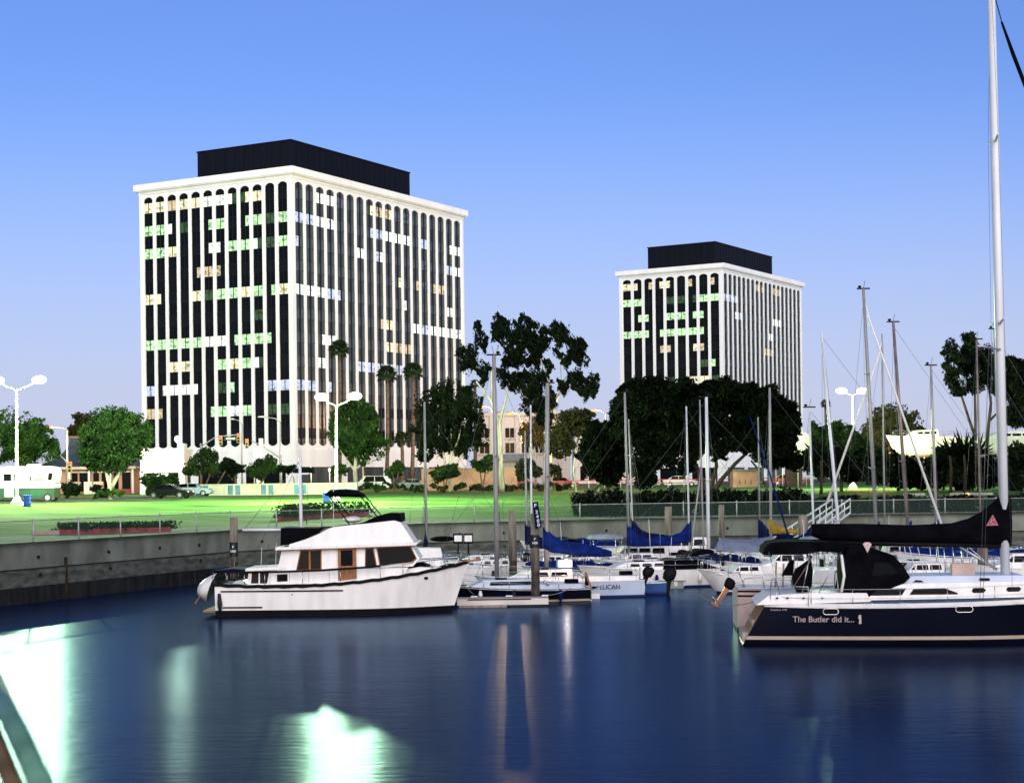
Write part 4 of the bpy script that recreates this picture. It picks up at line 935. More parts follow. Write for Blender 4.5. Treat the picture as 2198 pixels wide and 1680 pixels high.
cream = mat('cream_stucco', (0.62, 0.55, 0.48), 0.8, 0.2, var=0.06, scale=0.3)
MB().box(X(1018), X(1225), 0.25, 18, -0.3, Z(889)).build('wall', cream, ob)
MB().box(X(1016), X(1227), -0.1, 18.3, Z(892), Z(885)).build('parapet', cream, ob)
for c0, c1 in ((1031, 1051), (1061, 1078), (1086, 1105), (1118, 1136), (1148, 1166), (1178, 1196)):
    for y0, y1 in ((918, 939), (950, 972)):
        wo = MB().box(X(c0), X(c1), 0.2, 0.3, Z(y1), Z(y0)).build('window', dark_glass, ob)
        MB().box(X((c0 + c1) / 2) - 0.05, X((c0 + c1) / 2) + 0.05, 0.16, 0.24, Z(y1), Z(y0)).build('mullion', cream, wo)
        MB().box(X(c0) - 0.15, X(c1) + 0.15, -0.15, 0.22, Z(y1) - 0.25, Z(y1)).build('sill', cream, wo)
for px in (1024, 1056, 1082, 1111, 1142, 1172, 1202): MB().box(X(px) - 0.3, X(px) + 0.3, -0.12, 0.28, -0.3, Z(892.2)).build('pilaster', cream, ob)
for px in (1040, 1068, 1098): MB().box(X(px) - 0.8, X(px) + 0.8, 5, 6.2, Z(885), Z(881)).build('roof_vent', mat('vent_red', (0.22, 0.07, 0.05), 0.8), ob)
D = 300; g = ground_at(1300, D); hb = thing('low_white_building', 'low white building glimpsed left of the fig', 'building', g)
s = D / F_PX; X = lambda px: (px - 1300) * s; Z = lambda py: W(1300, py, D).z - g.z
MB().box(X(1235), X(1342), 0, 14, -0.3, Z(912)).build('wall', cream, hb); MB().box(X(1233), X(1344), -0.3, 14.3, Z(913), Z(905)).build('parapet', white_paint, hb)
for px in (1246, 1264, 1282, 1300, 1318): MB().box(X(px), X(px + 9), -0.05, 0.05, 0.5, Z(1000)).build('window', dark_glass, hb)
D = 214; g = ground_at(1600, D); tb = thing('tan_kiosk', 'tan kiosk seen through the arch of fig branches', 'kiosk', g)
s = D / F_PX; X = lambda px: (px - 1600) * s; Z = lambda py: W(1600, py, D).z - g.z
MB().box(X(1574), X(1627), 0, 3, -0.2, Z(1010)).build('wall', mat('tan_board', (0.42, 0.26, 0.17), 0.8, var=0.15, scale=0.8), tb)
MB().box(X(1571), X(1630), -0.3, 3.3, Z(1010), Z(1007)).build('roof', mat('grey_shingle', (0.16, 0.18, 0.20), 0.8), tb)
for px in (1588, 1600, 1612): MB().box(X(px) - 0.05, X(px) + 0.05, -0.02, 0.01, 0.4, Z(1030)).build('batten', bark_brown, tb)
D = 222; g = ground_at(1480, D); rb = thing('street_railing', 'red horizontal railing along the far street behind the fig', 'railing', g)
s = D / F_PX
for z in (0.55, 1.0): MB().tube([((1225 - 1480) * s, 0, z), ((1745 - 1480) * s, 0, z)], 0.06, 6).build('rail', mat('red_rail', (0.45, 0.04, 0.05), 0.5), rb)
pm_ = MB().tube([(0, 0, -0.1), (0, 0, 1.05)], 0.05, 6).mesh('rail_post', white_paint)
for px in range(1230, 1746, 34): link('rail_post', pm_, rb, ((px - 1480) * s, 0, 0))

# pale kerb stones on the far lawn edge at right
kerbme = MB().box(-1.0, 1.0, -0.15, 0.15, 0, 0.22).mesh('kerb_stone', concrete)
for px, lb in ((1962, 'pale concrete wheel stop left of the amber lamp, first'), (2062, 'pale concrete wheel stop left of the amber lamp, second'), (2108, 'pale concrete wheel stop right of the amber lamp')):
    o = link('wheel_stop', kerbme, None, ground_at(px, 160)); tag(o, lb, 'wheel stop', 'pale wheel stops on the far lawn')
# ================================================================== BOATS
def hull_shape(L, B, zs, rake=0.8, stern_w=0.8, rev=0.0, flare=0.82, full=0.5):
    """zs: sheer heights at stern, middle, bow"""
    def sheer(t):
        a, b, c = zs; return a * (1 - t) * (1 - 2 * t) + 4 * b * t * (1 - t) + c * t * (2 * t - 1)
    def half(t):
        if t < full: return B / 2 * (stern_w + (1 - stern_w) * math.sin(math.pi / 2 * t / full))
        u = (t - full) / (1 - full); return max(0.03, B / 2 * (1 - u ** 2.2))
    def pt(t, f, side):
        z = f if f < 0 else sheer(t) * f
        zz = max(0.0, z) / sheer(t)
        k = flare + (1 - flare) * zz ** 0.8
        if t > 0.5: k *= 1 - (1 - zz) * 0.55 * ((t - 0.5) / 0.5) ** 1.5
        if z < 0: k *= 0.8
        x = t * L - rake * max(0, (t - 0.55) / 0.45) ** 2 * (1 - zz)
        x += rev * max(0, 1 - t / 0.2) * zz
        return (x, side * half(t) * k, z)
    return sheer, half, pt

def hull(root, L, B, zs, m_top, m_stripe, m_bottom, stripe=(0.03, 0.13), names=('hull', 'boot_stripe', 'bottom'), N=26, m_deck=None, toe=0.05, **kw):
    sheer, half, pt = hull_shape(L, B, zs, **kw)
    T = [i / (N - 1) for i in range(N)]; T = [1 - (1 - t) ** 1.25 for t in T]
    def band(name, fr, m, zabs=False):
        rings = []
        for t in T:
            h = sheer(t); fs = [(z / h if z > 0 else z) if zabs else z for z in fr]
            rings.append([pt(t, f, 1) for f in fs] + [pt(t, f, -1) for f in reversed(fs)])
        mb = MB(); n = len(fr)
        up = [r[:n] for r in rings]; dn = [r[n:] for r in rings]
        mb.loft(up); mb.loft(dn)
        r0 = rings[0]; tr = [[r0[i], r0[2 * n - 1 - i]] for i in range(n)]
        mb.loft(tr, smooth=False)
        return mb.build(name, m, root)
    h0 = min(zs); s1 = stripe[1]
    rngs = []
    def top_fr(t): return [1.0, 0.8, 0.6, 0.4, 0.25, s1 / sheer(t)]
    rings = [[pt(t, f, 1) for f in top_fr(t)] for t in T]; rings2 = [[pt(t, f, -1) for f in top_fr(t)] for t in T]
    mb = MB(); mb.loft(rings); mb.loft(rings2); mb.loft([[a, b] for a, b in zip(rings[0], rings2[0])], smooth=False)
    ho = mb.build(names[0], m_top, root)
    band(names[1], [s1, stripe[0]], m_stripe, True)
    band(names[2], [stripe[0], 0.001, -0.2, -0.45], m_bottom, True)
    mb = MB(); mb.loft([[(pt(t, 1, 1)[0], pt(t, 1, 1)[1] * 0.985, sheer(t) - 0.03), (pt(t, 1, -1)[0], pt(t, 1, -1)[1] * 0.985, sheer(t) - 0.03)] for t in T], smooth=False)
    mb.build('deck', m_deck or gel, root)
    mb = MB()
    for sd in (1, -1): mb.tube([Vector(pt(t, 1, sd)) + Vector((0, 0, 0.0)) for t in T], toe / 2, 5)
    mb.build('gunwale', black_trim if m_top is navy else gel, root)
    return sheer, half, pt

def text_mesh(s, size, m, depth=0.004, font_scale_x=1.0, shear=0.0):
    cu = bpy.data.curves.new('lettering', 'FONT'); cu.body = s; cu.size = size; cu.extrude = depth; cu.align_x = 'LEFT'; cu.shear = shear
    o = bpy.data.objects.new('lettering', cu); COL.objects.link(o)
    dg = bpy.context.evaluated_depsgraph_get(); me = bpy.data.meshes.new_from_object(o.evaluated_get(dg))
    bpy.data.objects.remove(o); bpy.data.curves.remove(cu)
    me.materials.clear(); me.materials.append(m)
    return me
def text_width(me):
    xs = [v.co.x for v in me.vertices]; return max(xs) - min(xs), min(xs)
def put_text(root, s, x0, x1, z, y, m, flip=False, size_z=None, name='lettering', rot=None):
    """flat lettering facing the camera side (-y when the boat heads right, +y when it heads left)"""
    me = text_mesh(s, 1.0, m); wd, mn = text_width(me)
    k = abs(x1 - x0) / wd; kz = size_z / 0.7 if size_z else k
    o = link(name, me, root)
    o.rotation_euler = (math.pi / 2, 0, math.pi if flip else 0)
    o.scale = (k, kz, 1); o.location = (x0 - (mn * k if not flip else -mn * k), y, z)
    return o

def to_local(root, p):
    d = Vector(p) - root.location; a = -root.rotation_euler.z
    return Vector((d.x * math.cos(a) - d.y * math.sin(a), d.x * math.sin(a) + d.y * math.cos(a), d.z))

def cover(root, name, pts, m, wid=0.28, n=10):
    """a sail cover or canvas roll: pts = (x, z_top, z_bottom)"""
    rings = []
    rnd = random.Random(len(pts))
    for x, zt, zb in pts:
        c = (zt + zb) / 2; h = (zt - zb) / 2
        rings.append([(x, wid / 2 * (abs(math.cos(a)) ** 0.8) * (1 if math.cos(a) > 0 else -1) * (0.5 + 0.5 * (1 - math.sin(a)) if math.sin(a) > 0 else 1) + rnd.uniform(-0.01, 0.01), c + h * math.sin(a)) for a in [2 * math.pi * k / n for k in range(n)]])
    return MB().loft(rings, closed=True, cap=True).build(name, m, root)

def mast(root, base, top, r, m, spreaders=((0.5, 0.8),), shroud=True, bits=True, L=None, B=2.4, stays=None):
    base, top = Vector(base), Vector(top)
    mo = MB().tube([base, base.lerp(top, 0.5), top], [r, r, r * 0.8], 10).build('mast', m, root)
    d = (top - base).normalized()
    for f, wd in spreaders:
        p = base.lerp(top, f)
        for sd in (-1, 1): MB().tube([p, p + Vector((-0.06, sd * wd, 0.10))], [r * 0.4, r * 0.2], 6).build('spreader', m, mo)
    if bits:
        t = MB(); t.box(top.x - 0.35, top.x + 0.35, top.y - 0.05, top.y + 0.05, top.z - 0.02, top.z + 0.05); t.tube([top, top + Vector((0.1, 0, 0.45))], 0.012, 5)
        t.ball(top + Vector((-0.2, 0, 0.12)), (0.10, 0.10, 0.07), 8, 5); t.build('masthead_gear', black_trim, mo)
    if shroud:
        for sd in (-1, 1):
            pts = [top] + [base.lerp(top, f) + Vector((-0.06, sd * wd, 0.10)) for f, wd in reversed(spreaders)] + [Vector((base.x - 0.1, sd * B * 0.46, base.z - 0.3))]
            MB().tube(pts, 0.006, 4).build('shroud', wire, root)
    for q in (stays or []):
        MB().tube([base.lerp(top, 0.97), q], 0.007, 4).build('stay', wire, root)
    return mo

def rails(root, pt, sheer, t0, t1, n, h=0.6, y_in=0.95, lines=2, m=None):
    m = m or steel
    for sd in (-1, 1):
        tops = []
        for i in range(n):
            t = t0 + (t1 - t0) * i / (n - 1); p = Vector(pt(t, 1, sd)); p.y *= y_in
            MB().tube([p, p + Vector((0, 0, h))], 0.014, 5).build('stanchion', m, root); tops.append(p)
        for k in range(lines): MB().tube([q + Vector((0, 0, h * (k + 1) / lines)) for q in tops], 0.008, 4).build('lifeline', m, root)
def pulpit(root, pt, L, h=0.65):
    a, b, c = Vector(pt(0.86, 1, 1)), Vector(pt(1.0, 1, 1)), Vector(pt(0.86, 1, -1)); up = Vector((0, 0, h))
    m = MB(); m.tube([a + up, b + up + Vector((0.05, 0, 0.05)), c + up], 0.016, 6)
    for q in (a, c, Vector(pt(0.95, 1, 1)), Vector(pt(0.95, 1, -1))): m.tube([q, q + up], 0.014, 5)
    m.build('pulpit', steel, root)

def cabin(root, outline, yw, m, taper=0.86, name='cabin'):
    """side outline in x,z; narrows towards the top"""
    zmin = min(z for _, z in outline); zmax = max(z for _, z in outline); n = len(outline)
    f = lambda z: yw * (1 - (1 - taper) * (z - zmin) / max(1e-6, zmax - zmin))
    vs = [(x, -f(z), z) for x, z in outline] + [(x, f(z), z) for x, z in outline]
    mb = MB(); mb.add(vs, [(i, (i + 1) % n, n + (i + 1) % n, n + i) for i in range(n)] + [tuple(range(n - 1, -1, -1)), tuple(range(n, 2 * n))])
    return mb.build(name, m, root), (lambda z: f(z))
def side_window(root, poly, f, m=None, proud=0.012, name='window', frame=None):
    out = []
    for sd in (-1, 1):
        vs = [(x, sd * (f(z) + proud), z) for x, z in poly]; vi = [(x, sd * (f(z) - 0.05), z) for x, z in poly]; n = len(poly)
        o = MB().add(vs + vi, [tuple(range(n)), tuple(range(2 * n - 1, n - 1, -1))] + [(i, (i + 1) % n, n + (i + 1) % n, n + i) for i in range(n)]).build(name, m or dark_glass, root)
        out.append(o)
        if frame:
            cx = sum(x for x, _ in poly) / n; cz = sum(z for _, z in poly) / n
            big = [(cx + (x - cx) * 1.0 + 0.045 * (1 if x > cx else -1), cz + (z - cz) + 0.045 * (1 if z > cz else -1)) for x, z in poly]
            MB().loft([[(x, sd * (f(z) + proud * 0.7), z) for x, z in big + big[:1]], [(x, sd * (f(z) + proud * 1.6), z) for x, z in poly + poly[:1]]], smooth=False).build('window_frame', frame, o)
    return out

def outboard(root, loc, rz=0.0, tilt=0.0, m_cowl=None, sc_=1.0, leg=None):
    a = MB(); rings = []
    for z, rx, ry, ox in ((0.0, 0.14, 0.12, 0), (0.05, 0.2, 0.15, 0), (0.22, 0.23, 0.16, -0.02), (0.36, 0.2, 0.14, -0.04), (0.42, 0.1, 0.08, -0.05)):
        rings.append([(ox + rx * math.cos(t), ry * math.sin(t), z) for t in [2 * math.pi * k / 12 for k in range(12)]])
    o = a.loft(rings, closed=True, cap=True).build('outboard', m_cowl or black_trim, root, loc); o.rotation_euler = (0, tilt, rz); o.scale = (sc_,) * 3
    b = MB(); b.hexa([(-.07, -.05, -.85), (.07, -.05, -.85), (.07, .05, -.85), (-.07, .05, -.85)], [(-.1, -.07, 0.02), (.1, -.07, 0.02), (.1, .07, 0.02), (-.1, .07, 0.02)])
    b.build('leg', leg or m_cowl or black_trim, o)
    c = MB(); c.box(-0.28, 0.12, -0.12, 0.12, -0.64, -0.61); c.tube([(-0.2, 0, -0.84), (0.14, 0, -0.84)], [0.05, 0.06], 8); c.build('lower_unit', leg or m_cowl or black_trim, o)
    for k in range(3):
        t = k * 2.094; MB().add([(-.2, 0, -.84), (-.24, .05 * math.cos(t) - .12 * math.sin(t), -.84 + .05 * math.sin(t) + .12 * math.cos(t)), (-.2, -.16 * math.sin(t), -.84 + .16 * math.cos(t)), (-.16, -.05 * math.cos(t) - .1 * math.sin(t), -.84 - .05 * math.sin(t) + .1 * math.cos(t))], [(0, 1, 2, 3)]).build('propeller_blade', steel, o)
    return o

def water_root(name, label, cat, px, D, heading, group=None):
    p = W(px, 1250, D); p.z = 0.0
    return thing(name, label, cat, p, heading, group)

red_bottom = mat('bottom_paint', (0.02, 0.012, 0.012), 0.7, 0.2, var=0.3)
blue_stripe = mat('blue_stripe', (0.012, 0.03, 0.15), 0.35, 0.4, var=0.1)
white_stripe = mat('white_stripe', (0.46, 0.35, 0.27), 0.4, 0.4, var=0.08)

# ------------------------------------------------------------------ the white trawler
TD = 75.6
tw = water_root('trawler_yacht', 'white trawler yacht with teak door and flying bridge, largest boat at the centre', 'motor yacht', 474, TD, math.radians(0))
TS = TD / F_PX
def TX(px): return (px - 474) * TS
def TZ(py, px): return (HY - py) * TS + EYE - ((px - CX) * ROLL) * TS          # height of a pixel on the boat's side
Lh = TX(1006); Bh = 3.7
sheer, half, pt = hull(tw, Lh, Bh, (1.42, 1.42, 2.2), gel, black_trim, red_bottom, stripe=(0.0, 0.30), rake=0.75, stern_w=0.86, flare=0.9, full=0.55, toe=0.10)
def hull_strip(px0, py0, px1, py1, th, name='rub_strake', proud=0.03):
    mb = MB(); P = []
    for i in range(13):
        px = px0 + (px1 - px0) * i / 12; py = py0 + (py1 - py0) * i / 12
        t = min(0.99, max(0.0, TX(px) / Lh)); z = TZ(py, px); q = pt(t, max(0.05, min(1, z / sheer(t))), -1); P.append(Vector((TX(px), q[1] - proud, z)))
    mb.tube(P, th, 6); return mb.build(name, black_trim, tw)
hull_strip(487, 1264, 745, 1261, 0.035); hull_strip(490, 1298, 574, 1297, 0.035)
mb = MB()      # dark padded rub rail along the sheer
for sd in (-1, 1):
    mb.tube([Vector(pt(i / 40, 1, sd)) + Vector((0, sd * 0.03, 0.0 + 0.02 * math.sin(i * 2.1))) for i in range(41)], 0.075, 7)
mb.tube([Vector(pt(0, 1, -1)), Vector(pt(0, 1, 1))], 0.075, 7); mb.build('rub_rail', black_trim, tw)
for px, py, rx, rz_ in ((917, 1237, 0.11, 0.065), (664, 1253, 0.03, 0.03), (638, 1270, 0.03, 0.03)):
    t = TX(px) / Lh; z = TZ(py, px); q = pt(t, z / sheer(t), -1)
    MB().ball((TX(px), q[1] - 0.005, z), (rx, 0.03, rz_), 14, 8).build('hawse_hole', black_trim, tw)
MB().tube([(TX(485), -1.62, 0.28), (TX(485), -1.66, 0.6), (TX(484), -1.66, 1.05)], [0.06, 0.11, 0.06], 10).build('fender', black_rubber, tw)
MB().box(-0.55, 0.02, -1.4, 1.4, 0.22, 0.30).build('swim_platform', teak, tw)
# superstructure: polygons taken from the side view, x along the boat
def side(poly): return [(TX(x), TZ(y, x)) for x, y in poly]
o, fA = cabin(tw, side([(540, 1251), (543, 1222), (624, 1219), (640, 1250)]), 1.25, gel, 0.95, 'aft_cabin')
MB().prism(side([(537, 1222), (538, 1216), (624, 1212), (624, 1218)]), -1.35, 1.35).build('aft_cabin_roof', gel, tw)
side_window(tw, side([(548, 1248), (550, 1226), (564, 1225), (564, 1248)]), fA, mat('brown_glass', (0.012, 0.006, 0.003), 0.2, 0.06), name='aft_door')
side_window(tw, side([(567, 1248), (567, 1225), (586, 1225), (582, 1248)]), fA, MATS['brown_glass'], name='aft_door')
o, fL = cabin(tw, side([(590, 1250), (592, 1222), (880, 1214), (868, 1240), (760, 1247)]), 1.36, gel, 1.0, 'house_side')
side_window(tw, side([(606, 1242), (606, 1231), (624, 1230), (624, 1241)]), fL, dark_glass, name='porthole', frame=black_trim)
seam = mat('panel_seam', (0.30, 0.27, 0.26), 0.6)
for px in (630, 671, 714): MB().box(TX(px) - 0.008, TX(px) + 0.008, -1.372, -1.355, TZ(1247, px), TZ(1222, px)).build('panel_seam', seam, tw)
o, fH = cabin(tw, side([(604, 1222), (614, 1178), (888, 1167), (905, 1196), (890, 1212)]), 1.30, gel, 0.96, 'deckhouse')
brown = MATS['brown_glass']
side_window(tw, side([(646, 1219), (655, 1180), (671, 1180), (671, 1218)]), fH, brown, frame=teak, name='saloon_window')
side_window(tw, side([(675, 1218), (675, 1180), (696, 1179), (696, 1217)]), fH, brown, frame=teak, name='saloon_window')
dr = side_window(tw, side([(733, 1242), (733, 1174), (771, 1173), (772, 1238)]), lambda z: 1.385, teak, name='teak_door')
for d_, sd in zip(dr, (-1, 1)):
    MB().prism(side([(739, 1211), (739, 1178), (764, 1177), (764, 1210)]), sd * 1.392, sd * 1.405).build('door_window', dark_glass, d_)
    MB().ball((TX(741), sd * 1.41, TZ(1222, 741)), 0.03, 8, 6).build('handle', steel, d_)
side_window(tw, side([(791, 1212), (792, 1176), (806, 1175), (813, 1211)]), fH, dark_glass, frame=teak, name='wheelhouse_window')
side_window(tw, side([(822, 1210), (816, 1175), (884, 1170), (897, 1194), (888, 1202)]), fH, dark_glass, frame=teak, name='wheelhouse_window')
MB().prism(side([(602, 1177), (604, 1171), (780, 1165), (880, 1160), (904, 1161), (897, 1167), (760, 1172)]), -1.62, 1.62).build('coach_roof', gel, tw)
MB().prism(side([(602, 1178.5), (602, 1177), (760, 1172), (897, 1167), (897, 1168.5), (760, 1174)]), -1.58, 1.58).build('roof_trim', teak, tw)
fb = side([(630, 1172), (632, 1165), (665, 1155), (695, 1143), (712, 1133), (724, 1129), (768, 1124), (800, 1121), (852, 1115), (866, 1119), (880, 1140), (893, 1160), (850, 1163), (740, 1168)])
o, fF = cabin(tw, fb, 1.5, gel, 0.9, 'flybridge')
MB().prism(side([(724, 1128.6), (768, 1123.4), (790, 1118), (815, 1106), (840, 1099.5), (866, 1100.5), (868, 1118), (852, 1114.4), (800, 1120.4)]), -1.38, 1.38).build('flybridge_cover', black_canvas, tw)
MB().prism(side([(611, 1168), (612, 1131), (694, 1131), (680, 1145), (650, 1158), (634, 1166)]), -1.2, 1.2).build('aft_canvas', black_canvas, tw)
cover(tw, 'folded_sunshade', [(TX(x), TZ(a, x), TZ(b, x)) for x, a, b in ((705, 1057, 1063), (712, 1050, 1066), (745, 1048.5, 1066), (770, 1051, 1067), (782, 1058, 1068))], black_canvas, 2.4)
for p_, q_ in (((712, 1060), (757, 1124)), ((780, 1063), (815, 1106))):
    for sd in (-1.15, 1.15):
        a = Vector((TX(p_[0]), sd, TZ(p_[1], p_[0]))); b = Vector((TX(q_[0]), sd, TZ(q_[1], q_[0])))
        MB().tube([a, b], 0.03, 6).build('sunshade_strut', black_trim, tw)
MB().tube([(TX(798), -1.1, TZ(1118, 798)), (TX(801), -1.1, TZ(1086, 801))], 0.012, 5).build('sunshade_brace', steel, tw)
MB().tube([(TX(648), 0, TZ(1170, 648)), (TX(647), 0, TZ(980, 647))], [0.09, 0.06], 10).build('mast', mast_white, tw)
MB().bar((TX(629), 0, TZ(1017, 629)), (TX(667), 0, TZ(1016, 667)), 0.08, 0.07).build('crosstree', mast_white, tw)
MB().tube([(TX(522), 0, TZ(1137, 522)), (TX(647), 0, TZ(1136, 647))], 0.06, 8).build('boom', mast_white, tw)
for a, b in (((524, 1137), (647, 990)), ((660, 1128), (648, 1000)), ((647, 985), (536, 1216)), ((660, 1128), (664, 1020))):
    MB().tube([(TX(a[0]), 0, TZ(a[1], a[0])), (TX(b[0]), 0, TZ(b[1], b[0]))], 0.010, 4).build('stay', wire, tw)
MB().tube([(TX(722), -0.9, TZ(1130, 722)), (TX(723), -0.9, TZ(1048, 723))], 0.014, 5).build('antenna', white_paint, tw)
MB().ball((TX(757), 0.3, TZ(1115, 757)), (0.42, 0.42, 0.14), 14, 8).build('radar_dome', gel, tw)
# handrail with dark canvas round the deck
rl = [(472, 1221), (500, 1223), (537, 1224), (624, 1222), (700, 1219), (791, 1213), (823, 1210)]
for sd in (-1, 1):
    P = [Vector((TX(x), sd * (half(max(0, TX(x) / Lh)) - 0.06), TZ(y, x))) for x, y in rl]
    MB().tube(P, 0.055, 6).build('handrail', black_trim, tw)
    rl2 = [(823, 1210), (870, 1206), (930, 1200), (985, 1195)]
    MB().tube([Vector((TX(x), sd * max(0.05, half(TX(x) / Lh) - 0.1), TZ(y, x))) for x, y in rl2], 0.025, 6).build('handrail', steel, tw)
    for x, y in rl[:3] + [(580, 1223), (660, 1221), (740, 1216)] + rl2:
        t = max(0, TX(x) / Lh); MB().tube([(TX(x), sd * (half(t) - 0.08), sheer(t)), (TX(x), sd * (half(t) - 0.08), TZ(y, x))], 0.016, 5).build('stanchion', steel, tw)
MB().tube([Vector((TX(472), half(0) - 0.06, TZ(1221, 472))), Vector((TX(472), -half(0) + 0.06, TZ(1221, 472)))], 0.055, 6).build('handrail', blue_canvas, tw)
MB().prism(side([(476, 1225), (478, 1220), (510, 1217), (535, 1219), (536, 1225)]), -1.3, 1.3).build('stern_canvas', navy_canvas, tw)
MB().prism(side([(505, 1250), (512, 1244), (528, 1243), (540, 1250)]), -0.8, 0.2).build('deck_locker', gel_blue, tw)
MB().prism(side([(850, 1236), (850, 1222), (905, 1214), (935, 1216), (945, 1222)]), -0.9, 0.9).build('fore_cabin', gel, tw)
MB().prism(side([(862, 1221), (863, 1213), (905, 1205), (925, 1213)]), -0.6, 0.6).build('fore_canvas', black_canvas, tw)
MB().bar((Lh - 0.3, 0, sheer(1) + 0.02), (Lh + 0.55, 0, sheer(1) + 0.10), 0.35, 0.08).build('bow_pulpit', teak, tw)
MB().tube([(TX(960), -0.3, sheer(0.93)), (TX(960), -0.3, sheer(0.93) + 0.25)], 0.05, 8).build('windlass', steel, tw)
for i, x in enumerate((552, 566, 584, 598, 612)):
    MB().tube([(TX(x), 0.9, 1.4), (TX(x) + 0.1, 0.9, TZ(1176 - (i % 3) * 5, x))], 0.012, 4).build('fishing_rod', wire if i % 2 else white_paint, tw)
MB().tube([(TX(548), 0.92, TZ(1176, 548)), (TX(640), 0.92, TZ(1171, 640))], 0.02, 5).build('rod_rack', alu_dull, tw)

# dinghy hung on the stern
dg_ = thing('dinghy', 'white dinghy hung on edge over the stern of the trawler', 'dinghy', (tw.location.x - 0.35, tw.location.y - 0.1, 0.55))
rings = []
for i in range(13):
    u = -1 + 2 * i / 12; wv = max(0.03, (1 - abs(u) ** 2.4)); zc = 0.68 + 0.62 * u
    rings.append([(-0.62 * wv * math.sin(a) - 0.02 + 0.22 * u, -0.05 + 0.75 * wv * math.cos(a), zc) for a in [math.pi * k / 10 for k in range(11)]])
MB().loft(rings).build('shell', gel, dg_); MB().loft([[(r[0][0] + 0.02, r[0][1], r[0][2]), (r[-1][0] + 0.02, r[-1][1], r[-1][2])] for r in rings], smooth=False).build('inside', mat('dinghy_inside', (0.05, 0.05, 0.05), 0.7), dg_)
MB().bar((0.15, -0.45, 1.25), (-0.7, -0.45, 0.0), 0.03, 0.05).build('oar', teak, dg_)
for y in (-0.4, 0.4): MB().tube([(0.1, y, 1.15), (0.55, y, 0.95)], 0.03, 6).build('davit_strap', black_trim, dg_)

# ------------------------------------------------------------------ the navy sloop on the right
SD_, SH = 60.2, math.radians(-5)
sl = water_root('navy_sloop', 'large navy-hulled sloop with black sail cover at the right edge', 'sailboat', 1588, SD_, SH)
SSC = SD_ / F_PX
def SP(px, py, y=0.0):
    """a point on the boat's plane y behind a pixel"""
    o0 = Vector((0, 0, EYE)); r = W(px, py, 1.0) - o0
    c, s_ = math.cos(SH), math.sin(SH); nrm = Vector((-s_, c, 0)); ref = sl.location + nrm * y
    t = (ref - o0).dot(nrm) / r.dot(nrm); return to_local(sl, o0 + r * t)
Ls, Bs = 14.3, 4.2
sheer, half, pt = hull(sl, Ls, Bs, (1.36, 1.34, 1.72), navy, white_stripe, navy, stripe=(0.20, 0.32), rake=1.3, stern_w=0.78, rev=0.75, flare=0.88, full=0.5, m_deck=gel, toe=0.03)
mb = MB()
for sd in (-1, 1):
    mb.loft([[Vector(pt(i / 40, 0.985, sd)) + Vector((0, sd * 0.012, 0)), Vector(pt(i / 40, 1, sd)) + Vector((0, sd * 0.02, 0.03)), Vector(pt(i / 40, 1, sd)) + Vector((0, -sd * 0.12, 0.13))] for i in range(41)], smooth=False)
mb.build('toe_rail', gel, sl)
# added panel hides lamp glare; warm light on the transom put into its brown
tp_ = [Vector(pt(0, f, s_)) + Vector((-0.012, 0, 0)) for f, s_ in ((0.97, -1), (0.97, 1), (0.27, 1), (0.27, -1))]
MB().add([q * 1 for q in tp_] + [q + Vector((0.008, 0, 0)) for q in tp_], [(0, 1, 2, 3), (7, 6, 5, 4), (0, 4, 5, 1), (1, 5, 6, 2), (2, 6, 7, 3), (3, 7, 4, 0)]).build('transom_panel', mat('transom_warm_lit', (0.30, 0.16, 0.10), 0.95, 0.02, var=0.2), sl)
# open stern with steps
for i, (x0, x1, z) in enumerate(((0.0, 0.55, 0.42), (0.35, 0.95, 0.85), (0.8, 1.5, 1.2))): MB().box(x0, x1, -1.3, 1.3, z - 0.3, z).build('stern_step', mat('matt_deck', (0.42, 0.33, 0.29), 0.9, 0.05), sl)
YS = lambda px, py: pt(max(0.01, min(0.98, SP(px, py, -2.0).x / Ls)), 0.6, -1)[1]
def hull_port(px0, px1, py0, py1):
    a, b = SP(px0, py1, -2.0), SP(px1, py0, -2.0); t = (a.x + b.x) / 2 / Ls; cz = (a.z + b.z) / 2; y = pt(t, cz / sheer(t), -1)[1]
    w2, h2 = (b.x - a.x) / 2, (b.z - a.z) / 2; cx = (a.x + b.x) / 2
    ring = [(cx + (w2 - h2) * (1 if math.cos(u) > 0 else -1) + h2 * math.cos(u), y - 0.02, cz + h2 * math.sin(u)) for u in [2 * math.pi * (k + 0.5) / 20 for k in range(20)]]
    o = MB().add(ring, [tuple(range(20))]).build('hull_port', dark_glass, sl); MB().tube([Vector(q) for q in ring] + [Vector(ring[0]), Vector(ring[1])], 0.02, 6, cap=False).build('port_ring', chrome_ring, o)
hull_port(1767, 1800, 1306, 1319); hull_port(2050, 2087, 1300, 1313)
pink = mat('pale_lettering', (0.48, 0.36, 0.36), 0.6)
def hull_text(s, px0, px1, py_base, hz, m=pink):
    a, b = SP(px0, py_base, -2.0), SP(px1, py_base, -2.0); t = (a.x + b.x) / 2 / Ls
    ya = pt(a.x / Ls, a.z / sheer(t), -1)[1]; yb = pt(b.x / Ls, b.z / sheer(t), -1)[1]
    o = put_text(sl, s, a.x, b.x, a.z, ya - 0.03, m, size_z=hz); o.rotation_euler = (math.pi / 2, 0, math.atan2(yb - ya, b.x - a.x)); return o
hull_text('The Butler did it...', 1703, 1834, 1335.5, 0.20)
hull_text('Catalina 470', 1655, 1690, 1311, 0.06)
a = SP(1845, 1338, -2.05); m_ = MB(); m_.prism([(a.x - 0.03, a.z), (a.x - 0.01, a.z + 0.14), (a.x - 0.05, a.z + 0.2), (a.x - 0.02, a.z + 0.3), (a.x + 0.05, a.z + 0.3), (a.x + 0.06, a.z)], a.y - 0.03, a.y - 0.02); m_.build('emblem', pink, sl)
